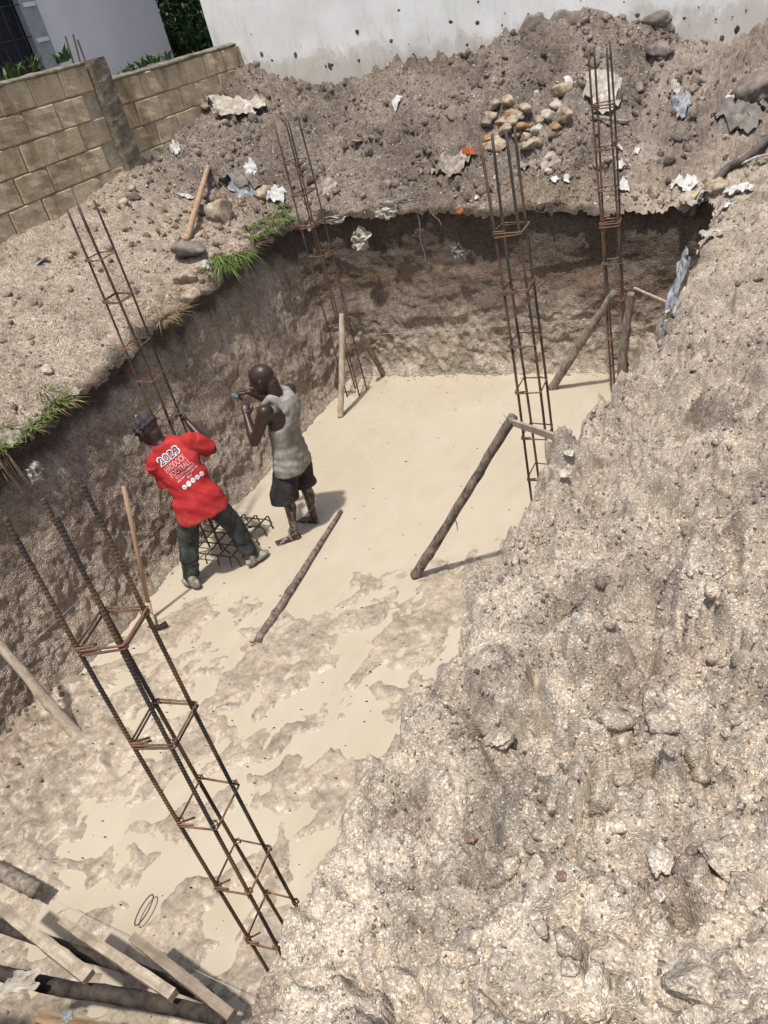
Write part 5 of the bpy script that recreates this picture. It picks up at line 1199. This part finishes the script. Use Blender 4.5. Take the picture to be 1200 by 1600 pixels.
La, Ra = np.array((-4.60, 3.935, .10)), np.array((-4.19, 4.30, .10)); Lk, Rk = np.array((-4.55, 4.03, .44)), np.array((-4.235, 4.30, .43)); Lh, Rh = np.array((-4.45, 4.06, .80)), np.array((-4.29, 4.22, .80))
bp += chain([La, La + (Lk - La) * .6, Lk, Lh], [.040, .055, .058, .085]) + chain([Ra, Ra + (Rk - Ra) * .6, Rk, Rh], [.040, .055, .058, .085])
bp += [ell_prim((-4.37, 4.14, .84), (.15, .10, .13), (rt1, fw1, up1))]
body, _c = fuse('body', bp, .0062, M['skin1'], p1, 5)
def fold_shirt(c):
    s = (c - np.array((-4.40, 4.15, .9))); a = s @ rt1; b = s @ up1; f = s @ fw1
    low = sstep(.28, -.05, b); q = perlin(a * 6 + b * 9, b * 5 - a * 4, f * 3, 7); dr = 1 - np.abs(perlin(a * 7 + b * 5, b * 2.2, f * 4, 9)) * 2
    tw = np.sin((a * .8 + b * .62) * 34 + 2.2 * perlin(a * 3, b * 3, f * 2, 3)) * np.exp(-((b - .12 + a * .5) / .12) ** 2)
    return .013 * q + .015 * dr * low + .011 * tw + .010 * perlin(a * 2.5, b * 12, f * 3, 11) * (1 - low)
def ring(c, rv, fv, hw, hd): return (c, rv, fv, hw, hd)
hem_r = _n((.68, .70, .06))
sp = [loft_prim([ring((-4.36, 4.14, .690), hem_r, fw1, .222, .165), ring((-4.365, 4.145, .73), hem_r, fw1, .220, .165), ring((-4.375, 4.15, .82), hem_r, fw1, .203, .155), ring((-4.395, 4.155, .93), rt1, fw1, .170, .130),
       ring((-4.435, 4.17, 1.05), rt1, fw1, .180, .125), ring((-4.465, 4.185, 1.15), rt1, fw1, .200, .125), ring((-4.485, 4.195, 1.22), rt1, fw1, .190, .112), ring((-4.515, 4.195, 1.285), rt1, fw1, .135, .098), ring((-4.545, 4.195, 1.335), rt1, fw1, .088, .080)])]
def sleeve(a, b, r0, r1, n=4):
    a = np.array(a); b = np.array(b); d = _n(b - a); u_ = _n(np.cross(d, (0.1, .2, 1))); w_ = np.cross(d, u_)
    return loft_prim([(a + (b - a) * t, u_, w_, r0 + (r1 - r0) * t, r0 + (r1 - r0) * t) for t in np.linspace(0, 1, n)], 20, 2)
sp += [cap_prim(Rsh - rt1 * .03, Rsh + (Rel - Rsh) * .25, .078, .078), sleeve(Rsh, Rsh + (Rel - Rsh) * .88, .078, .084), cap_prim(Lsh + rt1 * .03, Lsh + (Lel - Lsh) * .2, .078, .080), sleeve(Lsh, Lsh + (Lel - Lsh) * .86, .080, .090)]
shirt, sco = fuse('jersey', sp, .0065, M['redshirt'], p1, 5, fold_shirt)
def fold_j(c):
    return .007 * perlin(c[:, 0] * 9, c[:, 1] * 9, c[:, 2] * 12, 5) + .008 * (1 - 2 * np.abs(perlin(c[:, 0] * 8 + c[:, 2] * 5, c[:, 1] * 8, c[:, 2] * 11, 6))) * (.4 + .9 * sstep(.5, .12, c[:, 2]))
jp = [ell_prim((-4.37, 4.14, .80), (.168, .120, .14), (hem_r, fw1, up1))]
jp += chain([Lh + hem_r * .02 - up1 * .03, Lk, (Lk + La) / 2 + np.array([0, 0, .02])], [.104, .086, .080]) + chain([Rh - hem_r * .02 - up1 * .03, Rk, (Rk + Ra) / 2 + np.array([0, 0, .02])], [.104, .086, .080])
jp += [sleeve(Lk, La + np.array([0, 0, .0]), .082, .066, 6), sleeve(Rk, Ra + np.array([0, 0, .0]), .082, .066, 6), cap_prim(Lh + hem_r * .06, Rh - hem_r * .06, .112, .112)]
fuse('jeans', jp, .0065, M['jeans'], p1, 4, fold_j)
# cap
CA = HA
dome = ell_prim(hg(0, -.010, .058), (.101, .124, .072), CA); ba = ell_prim(hg(0, -.012, .030), (.102, .125, .042), CA)
cp_, _c = fuse('cap', [dome, ba], .006, M['cap'], p1, 3, lambda c: .0035 * np.sin(np.arctan2((c - hg(0, 0, .05)) @ CA[0], (c - hg(0, 0, .05)) @ CA[1]) * 11))
fuse('brim', [ell_prim(hg(0, .105, .030), (.082, .070, .010), CA)], .005, M['cap'], cp_, 2)
mb = MB(); V, F = ell_prim(hg(0, -.01, .122), (.009, .009, .006), CA, 2); mb.add(V, F); mb.build('button', M['printwhite'], cp_, True, sub=p1.location)
def shoe(parent, heel, toe, mat_, ms):
    heel = np.array(heel, float); toe = np.array(toe, float); d = _n(toe - heel); up_ = np.array([0, 0, 1.]); s_ = np.cross(d, up_); L_ = np.linalg.norm(toe - heel)
    P = [ell_prim(heel + d * .05 + up_ * .062, (.058, .037, .048), (d, s_, up_)), ell_prim(heel + d * L_ * .60 + up_ * .048, (L_ * .36, .045, .036), (d, s_, up_)), cap_prim(heel + d * .06 + up_ * .06, heel + d * .065 + up_ * .115, .040, .040)]
    o_, _ = fuse('trainer', P, .006, mat_, parent, 3, lambda c: .002 * perlin(c[:, 0] * 40, c[:, 1] * 40, c[:, 2] * 40, 3))
    q = [loft_prim([(heel + d * (L_ * .5) + up_ * z, d, s_, L_ * .53 * k, .050 * k) for z, k in ((.0, .97), (.006, 1.0), (.026, 1.02), (.036, .98))], 28, 2.4)]
    fuse('sole', q, .005, ms, o_, 1)
for o_ in (shoe, ): pass
def fix(o_, p): o_.parent = p
shoe(p1, (-4.50, 3.885, .0), (-4.745, 3.945, .0), M['shoe'], M['sole']); shoe(p1, (-4.19, 4.22, .0), (-4.105, 4.465, .0), M['shoe'], M['sole'])
# print on the back of the jersey
bv = BVHTree.FromPolygons([tuple(v) for v in sco], [tuple(f.vertices) for f in shirt.data.polygons])
r0 = ray(263, 712); h_, nh, _i, _dd = bv.ray_cast(Vector(EYE), Vector(r0))
O_ = np.array(h_) if h_ is not None else np.array((-4.4, 4.1, 1.15))
ru = _n((.61, .64, .29)); rv_ = up1 - ru * up1.dot(ru); rv_ = _n(rv_); rn = np.cross(ru, rv_); rv_ = rv_ * 1.16     # rn points back towards the viewer side
if rn @ (EYE - O_) < 0: rn = -rn
def stamp(geos, name, mat, off):
    V = []; F = []
    for (g2, f2) in geos:
        k = len(V)
        for (a, b) in g2:
            s_ = O_ + ru * a + rv_ * b + rn * .3; h, n_, i_, d_ = bv.ray_cast(Vector(s_), Vector(-rn))
            q = (np.array(h) if h is not None else O_ + ru * a + rv_ * b) + rn * off; V.append(q - np.array(shirt.parent.location))
        F += [tuple(i + k for i in f) for f in f2]
    o_ = link_mesh(name, V, F, mat, shirt); return o_
def T(txt, w, h, cx, cy, offset=0.0):
    V, F = text_geo(txt, w, h, offset); return V + np.array([cx, cy]), F
stamp([T('2023', .205, .066, 0, 0, .055)], 'number_outline', M['printwhite'], .004)
stamp([T('2023', .185, .052, 0, 0, .0)], 'number_lettering', M['printblack'], .0065)
stamp([T('HADDOCK', .195, .042, .004, -.064, .012)], 'team_lettering', M['printpink'], .004)
stamp([T('FOOTBALL', .20, .040, .012, -.112, .012)], 'team_lettering', M['printpink'], .004)
stamp([T('TOURNAMENT', .195, .022, .028, -.150, .012)], 'event_lettering', M['printpink'], .004)
stamp([T("IT'S WAY NOT JUST TO", .20, .015, .028, -.176, .01), T('PLAY', .045, .014, .03, -.196, .01)], 'slogan_lettering', M['printwhite'], .004)
for k in range(5):
    t = np.linspace(0, 2 * math.pi, 19)[:-1]; c = np.array([-.058 + .043 * k, -.226 - .003 * k])
    stamp([(np.array([c] + [c + .019 * np.array([math.cos(a), math.sin(a)]) for a in t]), [(0, 1 + i, 1 + (i + 1) % 18) for i in range(18)])], 'ball_emblem', M['printwhite'], .004)
    t = np.linspace(0, 2 * math.pi, 6)[:-1] + .3
    stamp([(np.array([c + .005 * np.array([math.cos(a), math.sin(a)]) for a in t]), [(0, 1, 2, 3, 4)])], 'ball_patch', M['greyframe'], .006)

# ---- barefoot man in the vest
p2 = empty('person', (-3.95, 4.85, 0)); tag(p2, 'barefoot bald man in grey vest and dark shorts looking at a tape measure', 'person')
hc2 = np.array((-3.875, 4.865, 1.548)); HP2, hg2, HA2 = head(hc2, (-.22, -.03, .95), (-.93, -.22, -.42), 1.18)
ry = np.array((-.05, 1, 0.)); fx_ = np.array((-1, -.05, 0.)); uz = np.array((0, 0, 1.))
Ls, Rs = np.array((-3.815, 4.685, 1.350)), np.array((-3.775, 5.045, 1.365)); Le, Lw = np.array((-3.985, 4.635, 1.085)), np.array((-4.085, 4.765, 1.275)); Re, Rw_ = np.array((-3.96, 5.06, 1.215)), np.array((-4.105, 4.93, 1.405))
b2 = HP2 + chain([hg2(0, -.04, -.05), (-3.80, 4.87, 1.43), (-3.80, 4.87, 1.36)], [.062, .062, .072])
b2 += [loft_prim([((-3.85, 4.87, .80), ry, fx_, .150, .105), ((-3.84, 4.87, .95), ry, fx_, .135, .092), ((-3.82, 4.87, 1.10), ry, fx_, .150, .102), ((-3.80, 4.87, 1.22), ry, fx_, .178, .110), ((-3.785, 4.87, 1.32), ry, fx_, .168, .095), ((-3.785, 4.87, 1.395), ry, fx_, .10, .065)])]
b2 += [ell_prim(Ls + np.array([0, .01, -.01]), (.062, .060, .066), np.eye(3)), ell_prim(Rs + np.array([0, -.01, -.01]), (.062, .060, .066), np.eye(3)), cap_prim(Ls + np.array([.03, .05, -.06]), (-3.80, 4.80, 1.12), .055, .045)]
b2 += chain([Ls, (Ls + Le) / 2, Le, Le + (Lw - Le) * .35, Lw], [.058, .052, .042, .045, .027]) + chain([Rs, (Rs + Re) / 2, Re, Re + (Rw_ - Re) * .35, Rw_], [.056, .048, .040, .042, .026])
b2 += hand(Lw, (-.03, .09, .10), (.4, -.5, .4), .9, 1, 1.0) + hand(Rw_, (-.16, -.08, .03), (.1, .2, .9), 1.0, 1, 1.0)
La2, Ra2 = np.array((-3.965, 4.722, .075)), np.array((-3.895, 4.975, .07)); Lk2, Rk2 = np.array((-3.95, 4.755, .455)), np.array((-3.885, 4.975, .44)); Lh2, Rh2 = np.array((-3.87, 4.785, .82)), np.array((-3.83, 4.955, .82))
for A_, K_, H_ in ((La2, Lk2, Lh2), (Ra2, Rk2, Rh2)):
    cf = A_ + (K_ - A_) * .66 + np.array([.018, 0, 0]); b2 += chain([A_, A_ + (K_ - A_) * .28, cf, K_, H_], [.034, .037, .055, .052, .078])
def foot(heel, toe):
    heel = np.array(heel, float); toe = np.array(toe, float); d = _n(toe - heel); s_ = np.cross(d, uz); P = [ell_prim(heel + uz * .030 + d * .03, (.042, .030, .032), (d, s_, uz)), ell_prim(heel + d * .11 + uz * .026, (.085, .036, .028), (d, s_, uz)),
         cap_prim(heel + d * .045 + uz * .065, heel + d * .14 + uz * .028, .030, .020), ell_prim(heel + d * .165 + uz * .020, (.045, .045, .018), (d, s_, uz))]
    for k, (o_, L_, r_) in enumerate(((.030, .052, .0125), (.012, .050, .0095), (-.004, .045, .009), (-.018, .038, .0085), (-.031, .029, .008))): P += [cap_prim(heel + d * .185 + s_ * o_ * sd2 + uz * .015, heel + d * (.185 + L_) + s_ * (o_ * 1.25) * sd2 + uz * .010, r_, r_ * .9)]
    return P
sd2 = 1; b2 += foot((-3.925, 4.725, -.006), (-4.125, 4.60, -.006)); sd2 = -1; b2 += foot((-3.86, 4.965, -.006), (-4.09, 4.99, -.006))
fuse('body', b2, .0062, M['skin2'], p2, 4)
for q in (-1, 1):
    mb = MB(); V, F = ell_prim(hg2(.034 * q, .078, .002), (.0145, .0145, .012), None, 2); mb.add(V, F); e_ = mb.build('eye', M['eyewhite'], p2, True, sub=p2.location)
    mb = MB(); V, F = ell_prim(hg2(.036 * q, .089, .001), (.006, .006, .006), None, 2); mb.add(V, F); mb.build('iris', M['printblack'], e_, True, sub=p2.location)
def fold_v(c):
    z = c[:, 2]; low = np.exp(-((z - .84) / .10) ** 2)
    return .006 * perlin(c[:, 0] * 8, c[:, 1] * 8, z * 6, 21) + .003 * low * np.sin((z + .5 * (c[:, 1] - 4.87) + .12 * perlin(c[:, 0] * 4, c[:, 1] * 4, z * 3, 23)) * 60) + .006 * (1 - 2 * np.abs(perlin(c[:, 0] * 4, c[:, 1] * 4 + z * 4, z * 8, 27))) * sstep(1.05, .85, z) + .006 * (1 - 2 * np.abs(perlin(c[:, 0] * 5, c[:, 1] * 9 + z * 3, z * 3, 24)))
vp = [loft_prim([((-3.862, 4.875, .690), ry, fx_, .196, .148), ((-3.860, 4.875, .74), ry, fx_, .194, .147), ((-3.850, 4.872, .86), ry, fx_, .175, .132), ((-3.84, 4.87, .96), ry, fx_, .158, .116), ((-3.82, 4.87, 1.08), ry, fx_, .162, .118), ((-3.807, 4.875, 1.135), ry, fx_, .165, .122),
      ((-3.795, 4.885, 1.18), ry, fx_, .145, .134), ((-3.780, 4.895, 1.25), ry, fx_, .132, .136), ((-3.772, 4.895, 1.32), ry, fx_, .126, .124), ((-3.775, 4.895, 1.375), ry, fx_, .118, .104), ((-3.785, 4.895, 1.40), ry, fx_, .100, .085)])]
for q in (-.085, .090):
    vp += chain([(-3.70, 4.885 + q, 1.30), (-3.755, 4.88 + q, 1.395), (-3.80, 4.875 + q, 1.415), (-3.87, 4.87 + q, 1.36), (-3.895, 4.87 + q, 1.28)], [.034, .033, .031, .029, .028])
fuse('vest', vp, .006, M['vest'], p2, 4, fold_v)
def fold_s(c): return .008 * perlin(c[:, 0] * 8, c[:, 1] * 8, c[:, 2] * 5, 31) + .007 * (1 - 2 * np.abs(perlin(c[:, 0] * 7 + c[:, 2] * 3, c[:, 1] * 7, c[:, 2] * 2, 32)))
lr = lambda c, a, b: (c, ry, fx_, a, b)
qp = [loft_prim([lr((-3.855, 4.872, .66), .165, .130), lr((-3.85, 4.872, .76), .168, .125), lr((-3.845, 4.872, .80), .150, .115)]),
      loft_prim([lr((-3.970, 4.742, .415), .112, .128), lr((-3.960, 4.752, .50), .110, .126), lr((-3.90, 4.785, .66), .100, .120), lr((-3.87, 4.80, .78), .085, .110)]),
      loft_prim([lr((-3.900, 4.990, .425), .108, .120), lr((-3.895, 4.98, .50), .100, .112), lr((-3.86, 4.960, .66), .096, .118), lr((-3.845, 4.95, .78), .085, .110)])]
fuse('shorts', qp, .0065, M['shorts'], p2, 4, fold_s)
# tape measure in his right hand
tm = empty('tape_measure', tuple(Rw_ + np.array((-.115, -.07, .0)))); tag(tm, 'blue grey tape measure with yellow blade held up by the man in the vest', 'tape measure'); tc = np.array(tm.location)
fuse('case', [ell_prim(tc, (.029, .015, .029), (_n((-.6, -.7, .2)), _n((.7, -.6, .2)), uz)), ell_prim(tc + np.array([.01, .01, -.012]), (.022, .018, .022))], .004, M['tapeblue'], tm, 1)
mb = MB(); P = [tc + np.array((.0, -.01, -.03)), tc + np.array((.03, -.04, -.07)), tc + np.array((.05, -.06, -.13)), np.array(Lw) + np.array((-.02, .05, .05))]
for i in range(3):
    a, b = P[i], P[i + 1]; d_ = _n(b - a); s_ = _n(np.cross(d_, (1, .3, 0))); mb.box((a + b) / 2, (np.linalg.norm(b - a) + .004, .017, .0015), (d_, s_, np.cross(d_, s_)))
mb.build('blade', M['tapeyellow'], tm, sub=tc)
mb = MB(); mb.tube([tc + np.array((-.03, -.02, -.02)), tc + np.array((-.035, -.03, -.07)), tc + np.array((-.02, -.035, -.10))], .004, 6); mb.build('wrist_strap', M['printblack'], tm, sub=tc)
